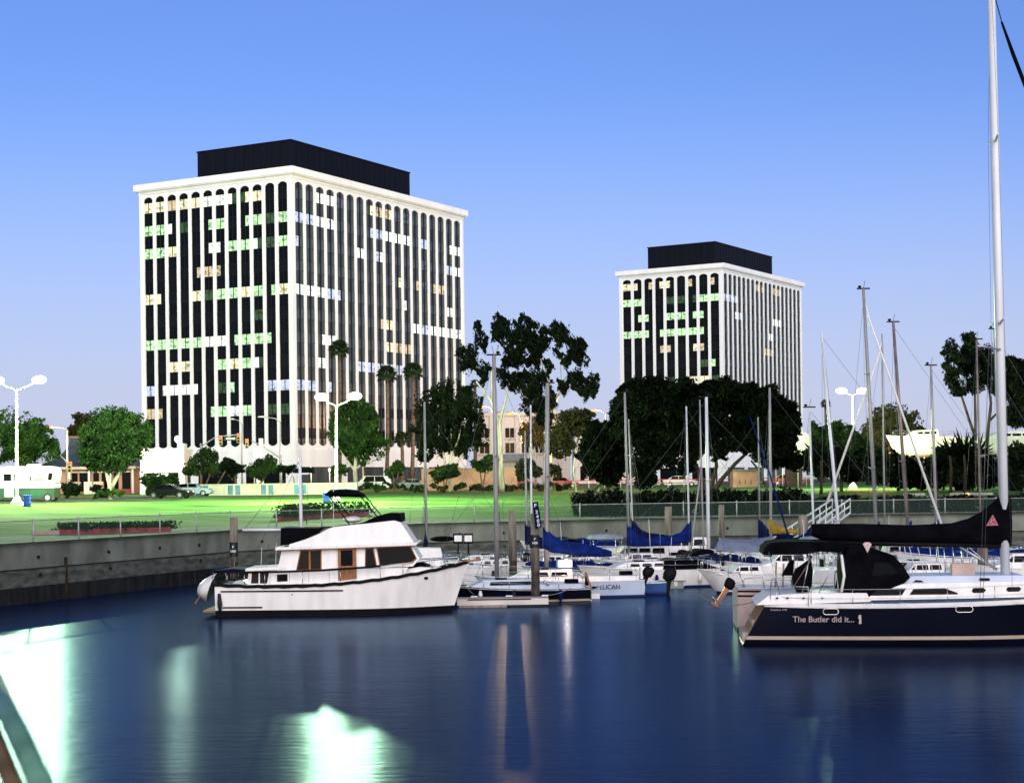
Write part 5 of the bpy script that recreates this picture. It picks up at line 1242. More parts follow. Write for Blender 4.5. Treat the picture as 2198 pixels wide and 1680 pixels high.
# cabin trunk
def spoly(pl, y): return [(SP(x, y_, y).x, SP(x, y_, y).z) for x, y_ in pl]
YC = -1.45
o, fc = cabin(sl, spoly([(1858, 1288), (1868, 1279), (1930, 1254), (2000, 1251), (2198, 1247)], YC) + [(9.9, 2.05), (11.6, 1.62)], 1.45, gel, 0.93, 'coach_house')
o, fr = cabin(sl, spoly([(1925, 1256), (1940, 1242), (1960, 1236), (2198, 1234)], -1.1) + [(9.6, 2.22), (10.8, 1.95)], 1.2, gel_blue, 0.9, 'coach_roof')
for pl in ([(1866, 1278), (1888, 1263), (1946, 1262), (1936, 1277)], [(1952, 1276), (1962, 1263), (2028, 1262), (2056, 1272), (2056, 1275)], [(2086, 1268), (2090, 1261.5), (2112, 1261), (2117, 1266), (2112, 1271.5), (2090, 1272)], [(2160, 1265), (2164, 1259.5), (2188, 1259), (2193, 1263), (2188, 1269), (2164, 1269.5)]):
    side_window(sl, spoly(pl, YC), fc)
side_window(sl, spoly([(2100, 1243), (2104, 1240), (2122, 1240), (2126, 1243), (2122, 1246), (2104, 1246)], -1.1), fr); side_window(sl, spoly([(1958, 1249), (1966, 1244), (1978, 1245), (1982, 1249)], -1.1), fr)
# mast, boom, sail cover
mb_, mt_ = SP(2158, 1236, 0), SP(2126.5, -60, 0)
mo = mast(sl, mb_ + Vector((0, 0, -0.1)), mt_, 0.165, mast_white, spreaders=((0.42, 1.15), (0.72, 0.9)), bits=False, B=3.6)
cover_pts = [(1741, 1124, 1150), (1760, 1123, 1158), (1845, 1123, 1162), (1954, 1126, 1164), (2042, 1122, 1166), (2080, 1111, 1167), (2108, 1096, 1168), (2130, 1078, 1170), (2142, 1065, 1171), (2169, 1063, 1171)]
sc_o = cover(sl, 'sail_cover', [(SP(x, t_).x, SP(x, t_).z, SP(x, b_).z) for x, t_, b_ in cover_pts], black_canvas, 0.46, 14)
tri = [SP(2117, 1128, -0.28), SP(2143, 1127, -0.28), SP(2131, 1104, -0.28)]
red_tri = mat('badge_red', (0.45, 0.13, 0.16), 0.6)
bo = MB().prism([(q.x, q.z) for q in tri], -0.27, -0.255).build('triangle_badge', red_tri, sl); c_ = (tri[0] + tri[1] + tri[2]) / 3
inn = [c_ + (q - c_) * 0.72 for q in tri]; MB().prism([(q.x, q.z) for q in inn], -0.275, -0.271).build('badge_field', mat('badge_dark', (0.25, 0.04, 0.06), 0.6), bo)
put_text(bo, 'C', c_.x - 0.06, c_.x + 0.06, c_.z - 0.07, -0.282, pink, size_z=0.15)
MB().tube([inn[0] + Vector((0, 0, 0)), inn[1]], 0.01, 4)
k_ = [SP(1852, 1167, -1.45), SP(1857, 1163, -1.45), SP(1866, 1163, -1.45), SP(1871, 1167, -1.45), SP(1862, 1186, -1.45)]
MB().prism([(q.x, q.z) for q in k_], -1.46, -1.44).build('kite_badge', mat('badge_pink', (0.55, 0.40, 0.38), 0.6), sl)
MB().tube([SP(1742, 1163), SP(2150, 1171)], 0.09, 8).build('boom', black_trim, sl)
MB().tube([SP(2052, 1168), SP(2140, 1222)], 0.05, 6).build('vang', alu, sl)
for x0, x1 in ((2070, 2152), (1940, 1952), (1950, 1968), (1968, 1985), (1995, 2002), (2012, 2018)): MB().tube([SP(x0, 1166), SP(x1, 1236)], 0.012, 4).build('sheet', white_paint, sl)
# furled forestay high up at the right
MB().tube([SP(2126, -40), SP(2148, 40), SP(2152, 60)], 0.02, 5).build('masthead_strop', black_trim, sl)
MB().tube([SP(2150, 48), SP(2175, 118), SP(2500, 960)], [0.04, 0.07, 0.09], 8).build('furled_genoa', black_canvas, sl)
for x0, y0, x1, y1 in ((2155, 760, 2000, 1290), ): pass
for x in (2105, 2112): MB().tube([SP(x + 18, 735, -1.0), SP(x - 2, 1290, -1.7)], 0.009, 4).build('shroud', wire, sl)
MB().tube([SP(2097, 741, -0.9), SP(2155, 752, 0)], [0.03, 0.05], 6).build('spreader', alu, mo)
# bimini and dodger
def canvas_top(name, pl, y0, y1, m):
    return MB().prism(spoly(pl, -1.2), y0, y1).build(name, m, sl)
canvas_top('bimini', [(1638, 1190), (1640, 1176), (1652, 1165), (1670, 1162), (1790, 1162), (1808, 1166), (1812, 1180), (1806, 1186), (1760, 1183), (1720, 1190)], -1.35, 1.35, black_canvas)
for x in (1650, 1740, 1806): MB().tube([SP(x, 1184, -1.35), SP(1700 + (x - 1700) * 0.5, 1280, -1.5)], 0.018, 5).build('bimini_frame', steel, sl)
canvas_top('dodger', [(1806, 1286), (1812, 1250), (1814, 1190), (1820, 1174), (1868, 1174), (1915, 1190), (1938, 1214), (1952, 1238), (1940, 1250), (1870, 1278)], -1.4, 1.4, black_canvas)
canvas_top('dodger_window', [(1870, 1235), (1876, 1205), (1908, 1208), (1926, 1230)], -1.41, -1.402, dark_glass)
# wheel, cockpit coaming, lazarette board
m_ = MB(); c_ = SP(1795, 1262, 0)
whl = [(c_.x, 0.62 * math.cos(a), c_.z + 0.62 * math.sin(a)) for a in [2 * math.pi * k / 24 for k in range(25)]]
MB().tube(whl, 0.02, 6, cap=False).build('steering_wheel', steel, sl)
canvas_top('folded_sail_bag', [(1702, 1252), (1701, 1240), (1708, 1222), (1742, 1198), (1746, 1225), (1744, 1255), (1736, 1274), (1712, 1274)], -1.0, -0.85, black_canvas)
MB().tube([SP(1741, 1200, -1.02), SP(1705, 1256, -1.02)], 0.012, 4).build('lashing', mat('tan_line', (0.35, 0.22, 0.18), 0.8), sl)
o, fk = cabin(sl, spoly([(1622, 1297), (1650, 1277), (1740, 1272), (1860, 1272), (1868, 1290)], -1.5), 1.75, gel, 0.9, 'cockpit_coaming')
for px in (1668, 1690, 1725, 1765): MB().ball(SP(px, 1283, -1.74), (0.05, 0.015, 0.03), 8, 5).build('deck_fitting', black_trim, sl)
rails(sl, pt, sheer, 0.04, 0.92, 9, h=0.62)
m_ = MB()
for sd in (-1, 1): m_.tube([Vector(pt(0.02, 1, sd)), Vector(pt(0.02, 1, sd)) + Vector((0, 0, 0.7)), Vector(pt(0.14, 1, sd)) + Vector((0, 0, 0.7)), Vector(pt(0.14, 1, sd))], 0.016, 6)
m_.build('push_pit', steel, sl)
m_ = MB(); q = SP(1798, 1225, -1.3); m_.tube([SP(1806, 1190, -1.4), SP(1812, 1235, -1.4), SP(1806, 1270, -1.4)], 0.05, 6); m_.build('canvas_edge', gel, sl)
m_ = MB(); m_.box(SP(2038, 1240).x, SP(2086, 1240).x, -0.6, -0.2, SP(2050, 1238).z, SP(2050, 1207).z); m_.build('deck_box', mat('peach_box', (0.5, 0.36, 0.30), 0.7), sl)
# ================================================================== THE OTHER BOATS
def planept(root, px, py, y=0.0):
    h = root.rotation_euler.z; o0 = Vector((0, 0, EYE)); r = W(px, py, 1.0) - o0
    nrm = Vector((-math.sin(h), math.cos(h), 0)); ref = root.location + nrm * y
    return to_local(root, o0 + r * ((ref - o0).dot(nrm) / r.dot(nrm)))

def sailboat(label, stern_px, D, hdg, L, B, zs, top, base_px, m_hull=None, m_str=None, m_cover=None, boom=None, r=0.075, m_mast=None, furl=None, cab=(0.36, 0.72, 0.42), wins=3, spreaders=((0.5, 0.75),), rail=True, m_deck=None, extra_stays=(), shroud=True, bimini=None, stern_w=0.7, rake=0.9, m_cab=None, dodger=None, gear=True, fend=True):
    root = water_root('sailboat', label, 'sailboat', stern_px, D, hdg, 'sailboats in the marina')
    sheer, half, pt = hull(root, L, B, zs, m_hull or gel, m_str or blue_stripe, red_bottom, rake=rake, stern_w=stern_w, m_deck=m_deck or gel, N=18)
    c0, c1, ch = cab; zc = sheer((c0 + c1) / 2)
    o, f = cabin(root, [(c0 * L, zc - 0.1), (c0 * L + 0.05, zc + ch), (c1 * L - 0.9, zc + ch * 0.92), (c1 * L, zc + 0.02)], B * 0.30, m_cab or gel, 0.85)
    xs = np.linspace(c0 * L + 0.25, c1 * L - 1.0, wins + 1)
    for a, b in zip(xs, xs[1:]): side_window(root, [(a, zc + ch * 0.35), (a + 0.06, zc + ch * 0.75), (b - 0.16, zc + ch * 0.75), (b - 0.12, zc + ch * 0.35)], f)
    MB().box(0.25, c0 * L - 0.05, -B * 0.22, B * 0.22, sheer(0.1) - 0.02, sheer(0.1) + 0.22).build('cockpit_coaming', m_cab or gel, root)
    tp = planept(root, top[0], top[1]); bx = planept(root, base_px, 1180).x
    base = Vector((bx, 0, zc + ch * 0.8))
    mo = mast(root, base, tp, r, m_mast or alu_dull, spreaders=spreaders, B=B, shroud=shroud, bits=gear, stays=[Vector((0.1, 0, sheer(0)))] + list(extra_stays))
    if furl is not None:
        q = Vector((L - 0.1, 0, sheer(1) + 0.1)) if furl == 'bow' else planept(root, *furl)
        MB().tube([base.lerp(tp, 0.97), base.lerp(tp, 0.94).lerp(q, 0.06), q], [0.02, 0.05, 0.08], 7).build('furled_jib', gel, root)
    else: MB().tube([base.lerp(tp, 0.98), (L - 0.1, 0, sheer(1))], 0.008, 4).build('forestay', wire, root)
    bz = base.z + 0.75
    rnd = random.Random(int(stern_px * 7 + D))
    for k in range(2): MB().tube([base.lerp(tp, 0.96) + Vector((0.1 * (k - 0.5), 0, 0)), base + Vector((rnd.uniform(-0.5, 0.5), rnd.choice((-1, 1)) * 0.2, 0.1))], 0.006, 4).build('halyard', wire, root)
    for t_ in (0.2, 0.5, 0.72):
        q_ = Vector(pt(t_, 0.55, 1)); f_ = rnd.uniform(0.2, 0.3)
        for sd_ in ((1, -1) if fend else ()): MB().tube([(q_.x, sd_ * (q_.y + 0.10), q_.z - f_), (q_.x, sd_ * (q_.y + 0.12), q_.z), (q_.x, sd_ * (q_.y + 0.10), q_.z + f_)], [0.05, 0.11, 0.05], 8).build('fender', rnd.choice((gel, blue_canvas, black_rubber)), root)
    MB().box(c1 * L - 2.0, c1 * L - 1.45, -0.28, 0.28, zc + ch * 0.9, zc + ch + 0.05).build('hatch', dark_glass, root)
    for sd_ in (1, -1): MB().tube([(c0 * L - 0.5, sd_ * B * 0.24, sheer(0.2) + 0.18), (c0 * L - 0.5, sd_ * B * 0.24, sheer(0.2) + 0.36)], [0.09, 0.06], 8).build('winch', steel, root)
    MB().box(0.5, 1.1, -0.3, 0.3, sheer(0.1) + 0.2, sheer(0.1) + 0.42).build('cockpit_cushion', rnd.choice((navy_canvas, black_canvas, grey_canvas)), root)
    MB().box(0.02, 0.10, -0.35, 0.35, sheer(0) + 0.1, sheer(0) + 0.55).build('stern_life_ring', rnd.choice((gel, mustard, black_canvas)), root)
    if boom:
        bl = boom; sgn = -1
        MB().tube([(bx, 0, bz), (bx + sgn * bl, 0, bz - 0.02)], 0.05, 7).build('boom', alu, root)
        if m_cover: cover(root, 'sail_cover', [(bx + 0.12, bz + 1.25, bz - 0.12), (bx - 0.12, bz + 1.05, bz - 0.14), (bx - 0.5, bz + 0.55, bz - 0.15), (bx - bl * 0.4, bz + 0.34, bz - 0.14), (bx - bl * 0.75, bz + 0.24, bz - 0.12), (bx - bl, bz + 0.12, bz - 0.1)], m_cover, 0.32)
    if rail: rails(root, pt, sheer, 0.05, 0.85, 6, 0.55); pulpit(root, pt, L, 0.55)
    if bimini: MB().prism([(0.5, bz + 0.3), (0.55, bz + 0.55), (0.8, bz + 0.65), (2.2, bz + 0.65), (2.5, bz + 0.5), (2.4, bz + 0.42), (0.7, bz + 0.42)], -B * 0.36, B * 0.36).build('bimini', bimini, root); [MB().tube([(x, s_ * B * 0.34, bz + 0.45), (1.4, s_ * B * 0.4, sheer(0.1))], 0.014, 5).build('bimini_frame', steel, root) for x in (0.7, 2.3) for s_ in (-1, 1)]
    if dodger: MB().prism([(c0 * L - 0.6, zc + ch), (c0 * L - 0.4, zc + ch + 0.55), (c0 * L + 0.2, zc + ch + 0.6), (c0 * L + 0.9, zc + ch)], -B * 0.28, B * 0.28).build('dodger', dodger, root)
    return root, sheer, half, pt, base, tp

PI = math.pi
# B1: blue-white sloop behind the white finger dock, bow to the left
b1, sh1, hf1, pt1, bs1, tp1 = sailboat('low navy and pale blue sloop with green transom behind the white finger dock', 1262, 82.0, PI + 0.10, 7.4, 2.5, (0.62, 0.66, 0.92), (1060, 762), 1066, m_hull=navy, m_str=white_stripe, boom=None, r=0.11, m_mast=alu_dull, cab=(0.34, 0.80, 0.42), wins=1, m_cab=gel_blue, m_deck=gel, spreaders=((0.55, 0.7),))
mb = MB()
for sd in (-1, 1): mb.loft([[Vector(pt1(i / 20, 0.93, sd)) + Vector((0, sd * 0.015, 0)), Vector(pt1(i / 20, 1, sd)) + Vector((0, sd * 0.02, 0.02))] for i in range(21)], smooth=False)
mb.build('sheer_stripe', gel, b1)
MB().box(-0.04, 0.0, -0.85, 0.85, 0.06, 0.5).build('transom_panel', mat('green_transom', (0.008, 0.06, 0.012), 0.35), b1); MB().box(-0.05, -0.002, -0.86, 0.86, 0.03, 0.08).build('transom_line', gel, b1)
MB().bar((0.25, 0.9, 1.4), (-0.05, 0.9, 0.55), 0.06, 0.09).build('tiller', teak, b1)

# B2: pale sloop with a name on the side
b2, sh2, hf2, pt2, bs2, tp2 = sailboat('pale blue sloop with name lettering and blue sail cover, outboard on its stern', 1378, 84.5, PI + 0.06, 8.3, 2.7, (0.85, 0.86, 1.12), (1175, 822), 1172, m_hull=gel_blue, m_str=blue_stripe, m_cover=None, boom=None, r=0.12, m_mast=alu_dull, cab=(0.42, 0.80, 0.52), wins=2, m_cab=gel, fend=False)
L_ = planept(b2, 1172, 1180).x
cover(b2, 'sail_cover', [(planept(b2, x, a).x, planept(b2, x, a).z, planept(b2, x, c).z) for x, a, c in ((1165, 1131, 1176), (1172, 1132, 1182), (1185, 1146, 1186), (1205, 1160, 1188), (1240, 1164, 1192), (1280, 1172, 1195), (1312, 1182, 1194))], blue_canvas, 0.5, 12)
a, c = planept(b2, 1281, 1264, 1.2), planept(b2, 1331, 1264, 1.2)
put_text(b2, 'PELICAN', a.x, c.x, a.z, hf2(0.2) * 0.985 + 0.03, mat('blue_lettering', (0.004, 0.012, 0.12), 0.6, 0.1), flip=True, size_z=0.22)
bird = planept(b2, 1274, 1260, 1.2); m_ = MB(); m_.ball((bird.x, hf2(0.3) + 0.02, bird.z), (0.13, 0.015, 0.06), 10, 6); m_.tube([(bird.x - 0.08, hf2(0.3) + 0.02, bird.z), (bird.x - 0.2, hf2(0.3) + 0.02, bird.z + 0.07)], [0.03, 0.01], 5); m_.build('bird_emblem', black_trim, b2)
for px in (1263, ): 
    a, c = planept(b2, px - 2, 1287, 1.3), planept(b2, px + 24, 1273, 1.3)
    MB().box(min(a.x, c.x), max(a.x, c.x), hf2(0.3) + 0.03, hf2(0.3) + 0.09, a.z, c.z).build('fender_board', gel, b2)
outboard(b2, (-0.22, -0.1, 0.95), tilt=-0.35, sc_=1.25)
MB().ball((-0.02, 0, 0.45), (0.05, hf2(0) * 0.92, 0.42), 16, 10).build('transom', gel, b2)
MB().box(*sorted((planept(b2, 1226, 1200).x, planept(b2, 1196, 1200).x)), -0.5, 0.5, 1.5, 1.85).build('hatch', gel_blue, b2)
cl = MB().ball((planept(b2, 1213, 1200).x, 0.55, planept(b2, 1213, 1203).z), 0.10, 10, 6).build('cabin_lamp', glow('cabin_lamp', (1.0, 0.75, 0.6), 12.0), b2)
lamp_light(b2, (cl.location.x + planept(b2, 1213, 1200).x, 0.8, planept(b2, 1213, 1203).z), 25, (1.0, 0.62, 0.45), 0.1)

def motorboat(label, stern_px, D, hdg, L, B, zs, house, m_hull=None, m_str=None, m_top=None, hardtop=None, cover_m=None, canvas=None, rail=True, group='motor boats in the marina', m_house=None, windows=True, ob=None):
    root = water_root('motor_boat', label, 'motor boat', stern_px, D, hdg, group)
    sheer, half, pt = hull(root, L, B, zs, m_hull or gel, m_str or blue_stripe, red_bottom, rake=1.0, stern_w=0.9, N=16)
    if house:
        x0, x1, h = house; z0 = sheer(0.5) - 0.1
        o, f = cabin(root, [(x0, z0), (x0 + 0.15, z0 + h), (x1 - h * 0.7, z0 + h), (x1 - 0.1, z0 + h * 0.45), (x1 + 0.7, z0 + 0.1)], B * 0.38, m_house or gel, 0.86)
        if windows:
            n_ = max(2, int((x1 - x0) / 0.9)); xs = np.linspace(x0 + 0.25, x1 - h * 0.7, n_ + 1)
            for a, b in zip(xs, xs[1:]): side_window(root, [(a, z0 + h * 0.5), (a + 0.03, z0 + h * 0.88), (b - 0.08, z0 + h * 0.88), (b - 0.05, z0 + h * 0.5)], f)
            side_window(root, [(x1 - h * 0.68, z0 + h * 0.5), (x1 - h * 0.72, z0 + h * 0.9), (x1 - h * 0.35, z0 + h * 0.55)], f, name='windscreen')
    if hardtop:
        x0, x1, z, th = hardtop; MB().prism([(x0, z), (x0 + 0.15, z + th), ((x0 + x1) / 2, z + th * 1.35), (x1 - 0.2, z + th), (x1, z)], -B * 0.42, B * 0.42).build('hardtop', m_top or gel, root)
        for x in (x0 + 0.25, x1 - 0.25):
            for s_ in (-1, 1): MB().tube([(x, s_ * B * 0.36, z), (x - 0.05, s_ * B * 0.4, sheer(0.4))], 0.022, 5).build('top_support', steel, root)
    if cover_m:
        rings = []
        for i in range(11):
            t = 0.02 + 0.93 * i / 10; hw = half(t) * 1.03; rz_ = 0.45 * math.sin(math.pi * (0.15 + 0.75 * t)) + 0.08 * math.sin(i * 2.3)
            rings.append([(pt(t, 1, 1)[0], hw * math.cos(a), sheer(t) - 0.05 + (0.08 + rz_) * math.sin(a)) for a in [math.pi * k / 8 for k in range(9)]])
        MB().loft(rings).build('boat_cover', cover_m, root)
    if rail: rails(root, pt, sheer, 0.45, 0.95, 5, 0.5, lines=1); pulpit(root, pt, L, 0.5)
    if ob: outboard(root, (-0.25, 0, sheer(0) + 0.05), tilt=ob, sc_=1.5)
    return root, sheer, half, pt

# cruiser seen beyond the trawler's bow
mc, shm, hfm, ptm = motorboat('white motor cruiser with two helm seats beyond the trawler bow', 1030, 92, PI + 0.12, 6.2, 2.6, (1.2, 1.25, 1.5), (2.0, 4.4, 1.1), windows=False)
seatm = MB().box(-0.05, 0.05, -0.26, 0.26, 0, 0.55).mesh('helm_seat', black_trim)
for px in (982, 1004):
    p_ = planept(mc, px, 1166); so = link('helm_seat', seatm, mc, (p_.x, 0.3, p_.z), rot=(0, 0, PI / 2))
    [MB().box(*sd_, -0.2, 0.2, 0.12, 0.45).build('seat_panel', gel, so) for sd_ in ((-0.07, -0.052), (0.052, 0.07))]
    MB().tube([(0, 0, -0.55), (0, 0, 0)], 0.05, 6).build('pedestal', black_trim, so)
c_ = planept(mc, 950, 1152); MB().ball((c_.x, 0, c_.z - 0.1), (0.7, 0.8, 0.16), 12, 6).build('rolled_canvas', black_canvas, mc)
# furled dark flag bag on the thin mast behind the trawler bow
s3 = sailboat('small white sloop with thin mast and dark furled sail behind the trawler bow', 862, 96, 0.05, 7.2, 2.4, (0.9, 0.9, 1.2), (911, 862), 916, m_cover=None, boom=None, r=0.07, m_mast=alu_dull)[0]
a = planept(s3, 913, 1145); cover(s3, 'furled_sail', [(a.x - 0.12, a.z - 0.5, a.z - 1.2), (a.x, a.z + 0.25, a.z - 1.3), (a.x + 0.14, a.z - 0.4, a.z - 1.2)], navy_canvas, 0.3)

sailboat('white sloop with tall thin white mast behind the banner pile', 1205, 97, PI, 7.6, 2.4, (0.95, 0.95, 1.2), (1139, 868), 1141, boom=2.6, m_cover=navy_canvas, r=0.06, m_mast=mast_white)
sailboat('white sloop with short grey mast just left of the banner pile', 1160, 104, PI, 7.0, 2.3, (0.9, 0.9, 1.1), (1127, 925), 1131, boom=2.0, m_cover=navy_canvas, r=0.06, m_mast=alu_dull, gear=False)

# centre cluster
motorboat('open motor boat with grey hardtop and blue bow cover', 1372, 100, PI + 0.05, 7.0, 2.6, (0.95, 0.95, 1.3), (2.4, 4.6, 0.75), hardtop=(1.0, 3.0, 2.35, 0.18), m_top=grey_canvas)
motorboat('runabout under a blue cover behind the name-lettered sloop', 1330, 93, PI + 0.03, 5.4, 2.1, (0.9, 0.95, 1.2), None, cover_m=blue_canvas, rail=False)
motorboat('far runabout under a long blue cover left of the grey hardtop', 1335, 108, PI, 6.4, 2.3, (1.6, 1.7, 2.0), None, cover_m=blue_canvas, rail=False)
motorboat('white cabin cruiser with low railing behind the navy dinghy', 1492, 101, PI, 7.4, 2.6, (1.1, 1.1, 1.5), (1.6, 4.8, 0.85))
motorboat('white cabin cruiser half hidden behind the grey tarpaulin', 1580, 108, PI, 7.6, 2.7, (1.2, 1.2, 1.6), (1.8, 5.0, 1.0))
sailboat('white sloop with blue sail cover left of the tall white mast', 1420, 103, 0.0, 7.4, 2.4, (0.95, 0.95, 1.2), (1473, 872), 1480, boom=2.7, m_cover=blue_canvas, r=0.055, m_mast=mast_white, gear=False)
sailboat('white sloop with the tallest white mast in front of the fig', 1562, 95, PI, 8.2, 2.6, (0.95, 0.95, 1.25), (1516, 852), 1521, boom=None, r=0.10, m_mast=mast_white, spreaders=((0.48, 0.8),))
b_ = sailboat('sloop with paired grey mast and blue cover left in front of the fig', 1392, 99, PI, 7.8, 2.5, (0.9, 0.92, 1.2), (1341, 842), 1350, boom=2.8, m_cover=blue_canvas, r=0.075, m_mast=alu_dull, spreaders=((0.35, 0.75),))[0]
sailboat('sloop with slim cream mast left in front of the fig', 1400, 110, PI, 7.4, 2.4, (0.9, 0.92, 1.2), (1349, 900), 1360, boom=2.4, m_cover=navy_canvas, r=0.05, m_mast=gel_cream, gear=False)
sailboat('sloop with slim grey mast right in front of the fig', 1680, 108, PI, 7.6, 2.4, (0.9, 0.92, 1.2), (1627, 895), 1632, boom=2.2, m_cover=navy_canvas, r=0.05, m_mast=alu_dull, gear=False)
ms = sailboat('sloop with mustard sail cover and weathered mast', 1620, 104, 0.05, 8.6, 2.7, (0.95, 0.95, 1.3), (1652, 832), 1655, boom=None, r=0.085, m_mast=alu_dull, spreaders=((0.45, 0.8),), gear=False)[0]
cover(ms, 'sail_cover', [(planept(ms, x, a).x, planept(ms, x, a).z, planept(ms, x, c).z) for x, a, c in ((1651, 1110, 1145), (1656, 1108, 1146), (1664, 1126, 1146), (1690, 1134, 1145), (1714, 1136, 1145), (1756, 1137, 1144))], mustard, 0.3)
p_ = planept(b_, 1497, 900)
# blue furled diagonal sail
sb = sailboat('sloop whose blue furled jib slants down before the fig', 1500, 102, 0.0, 9.0, 2.6, (0.95, 0.95, 1.25), (1502, 858), 1510, boom=None, r=0.05, m_mast=alu_dull, gear=False, shroud=False)[0]
MB().tube([planept(sb, 1610, 895), planept(sb, 1650, 1010), planept(sb, 1692, 1150)], [0.02, 0.045, 0.06], 6).build('furled_jib', blue_canvas, sb)

# navy dinghy with big black outboard, white sloop with black canvas
nd, _, _, _ = motorboat('navy dinghy with a big black outboard motor tilted up', 1424, 86, PI + 0.12, 3.9, 1.7, (0.62, 0.62, 0.85), None, m_hull=mat('dinghy_blue', (0.03, 0.08, 0.22), 0.4), rail=False, ob=-0.15)
o_ = nd.children[-1]
ws, wsh, whf, wpt, wb, wt = sailboat('white sloop with black cockpit canvas and rounded transom', 1552, 92, PI + 0.16, 8.0, 2.7, (0.98, 0.98, 1.25), (1505, 1000), 1480, boom=None, m_hull=gel, r=0.05, cab=(0.4, 0.8, 0.4), bimini=None, shroud=False, gear=False, m_cab=gel, stern_w=0.62)
a = [planept(ws, x, y) for x, y in ((1415, 1225), (1418, 1202), (1440, 1197), (1490, 1202), (1525, 1214), (1548, 1222), (1545, 1226))]
MB().prism([(q.x, q.z) for q in a], -0.9, 0.9).build('cockpit_canvas', black_canvas, ws)
a = [planept(ws, x, y) for x, y in ((1474, 1192), (1480, 1184), (1500, 1177), (1518, 1178), (1526, 1182), (1520, 1187), (1496, 1190))]
MB().prism([(q.x, q.z) for q in a], -0.8, 0.8).build('rolled_bimini', black_canvas, ws)
for x in (1478, 1515): MB().tube([planept(ws, x, 1188, 0.8), planept(ws, 1500, 1226, 0.9)], 0.016, 5).build('bimini_frame', steel, ws)
MB().ball((-0.03, 0, 0.5), (0.06, whf(0) * 0.95, 0.45), 16, 10).build('transom', gel, ws)
a, c = planept(ws, 1447, 1257, 1.3), planept(ws, 1470, 1243, 1.3)
MB().box(*sorted((a.x, c.x)), whf(0.3) + 0.03, whf(0.3) + 0.09, a.z, c.z).build('fender_board', gel, ws)

# grey tarpaulin boat, blue covered runabout
tb_, tsh, thf, tpt = motorboat('boat under a grey tarpaulin tent beside the tall pile', 1665, 97, PI, 6.6, 2.4, (1.0, 1.0, 1.3), None, rail=False, m_hull=gel_cream)
a = [planept(tb_, x, y) for x, y in ((1527, 1178), (1545, 1154), (1660, 1150), (1650, 1182))]
m_ = MB(); rg = []
for k in range(9):
    t = k / 8; p0 = a[1].lerp(a[2], t); p1 = a[0].lerp(a[3], t); sag = -0.12 * math.sin(math.pi * t) + 0.02 * math.sin(k * 2.7)
    rg.append([(p1.x, 1.25, p1.z + sag * 0.6), (p0.x, 0.0, p0.z + sag), (p1.x, -1.25, p1.z + sag * 0.6)])
m_.loft(rg).build('tarpaulin', grey_canvas, tb_)
MB().tube([(rg[0][1][0], 0, 1.0), rg[0][1]], 0.04, 6).build('ridge_post', alu_dull, tb_); MB().tube([(rg[-1][1][0], 0, 1.0), rg[-1][1]], 0.04, 6).build('ridge_post', alu_dull, tb_)
motorboat('white runabout with navy cover right of the black cockpit canvas', 1632, 95, PI + 0.05, 4.4, 2.0, (1.05, 1.08, 1.25), None, cover_m=navy_canvas, rail=False)
motorboat('white motor boat with bow rail left of the navy sloop stern', 1690, 86, PI + 0.1, 4.6, 2.1, (0.95, 1.0, 1.25), (1.4, 3.0, 0.5), m_str=blue_stripe)

# white boat (pink light put into its hull colour) moored beyond the navy sloop, outboard tilted on its stern
pk, psh, phf, ppt = motorboat('white boat with twin dark stripes moored just beyond the navy sloop stern', 1577, 65.5, math.radians(-3), 8.5, 2.9, (1.62, 1.62, 1.75), None, m_hull=mat('pink_lit_gelcoat', (0.70, 0.50, 0.45), 0.3, 0.4), m_str=black_trim, rail=False)
for f in (0.93, 0.82):
    mb = MB()
    for sd in (-1, 1): mb.tube([Vector(ppt(i / 20, f, sd)) + Vector((0, sd * 0.005, 0)) for i in range(21)], 0.035, 5)
    mb.build('dark_stripe', black_trim, pk)
pr = MB()
for px0, px1 in ((1595, 1612), (1655, 1672)): pr.tube([planept(pk, px0, 1266, -1.2), planept(pk, px0 + 2, 1242, -1.2), planept(pk, px1 + 25, 1238, -1.2), planept(pk, px1 + 28, 1266, -1.2)], 0.02, 6)
pr.build('stern_rail', steel, pk)
lad = MB(); P = [planept(pk, x, y, -0.6) for x, y in ((1562, 1229), (1566, 1252), (1588, 1249), (1596, 1262))]
lad.tube(P, 0.022, 6); lad.tube([planept(pk, 1586, 1228, -0.6), planept(pk, 1600, 1262, -0.6)], 0.022, 6); lad.tube([planept(pk, 1562, 1229, -0.6), planept(pk, 1586, 1228, -0.6)], 0.022, 6); lad.build('boarding_ladder', steel, pk)
tan_leg = mat('outboard_bronze', (0.42, 0.17, 0.07), 0.4, 0.4, var=0.3)
ob_ = outboard(pk, planept(pk, 1561, 1262, -0.7), rz=0.0, tilt=0.6, sc_=0.95, leg=tan_leg)
pc = MB()
for px in (1664, 1680, 1700): pc.tube([planept(pk, px, 1266, -0.8), planept(pk, px + 2, 1205 + (px - 1660) * 0.2, -0.8)], 0.035, 6)
pc.build('cockpit_post', mat('brass_post', (0.35, 0.25, 0.12), 0.4), pk)
MB().prism([(planept(pk, x, y).x, planept(pk, x, y).z) for x, y in ((1672, 1232), (1690, 1200), (1700, 1198), (1696, 1232))], -0.9, -0.8).build('seat_back', black_canvas, pk)
MB().prism([(planept(pk, x, y).x, planept(pk, x, y).z) for x, y in ((1735, 1252), (1742, 1222), (1810, 1220), (1830, 1252))], -0.9, 0.9).build('cabin', gel, pk)

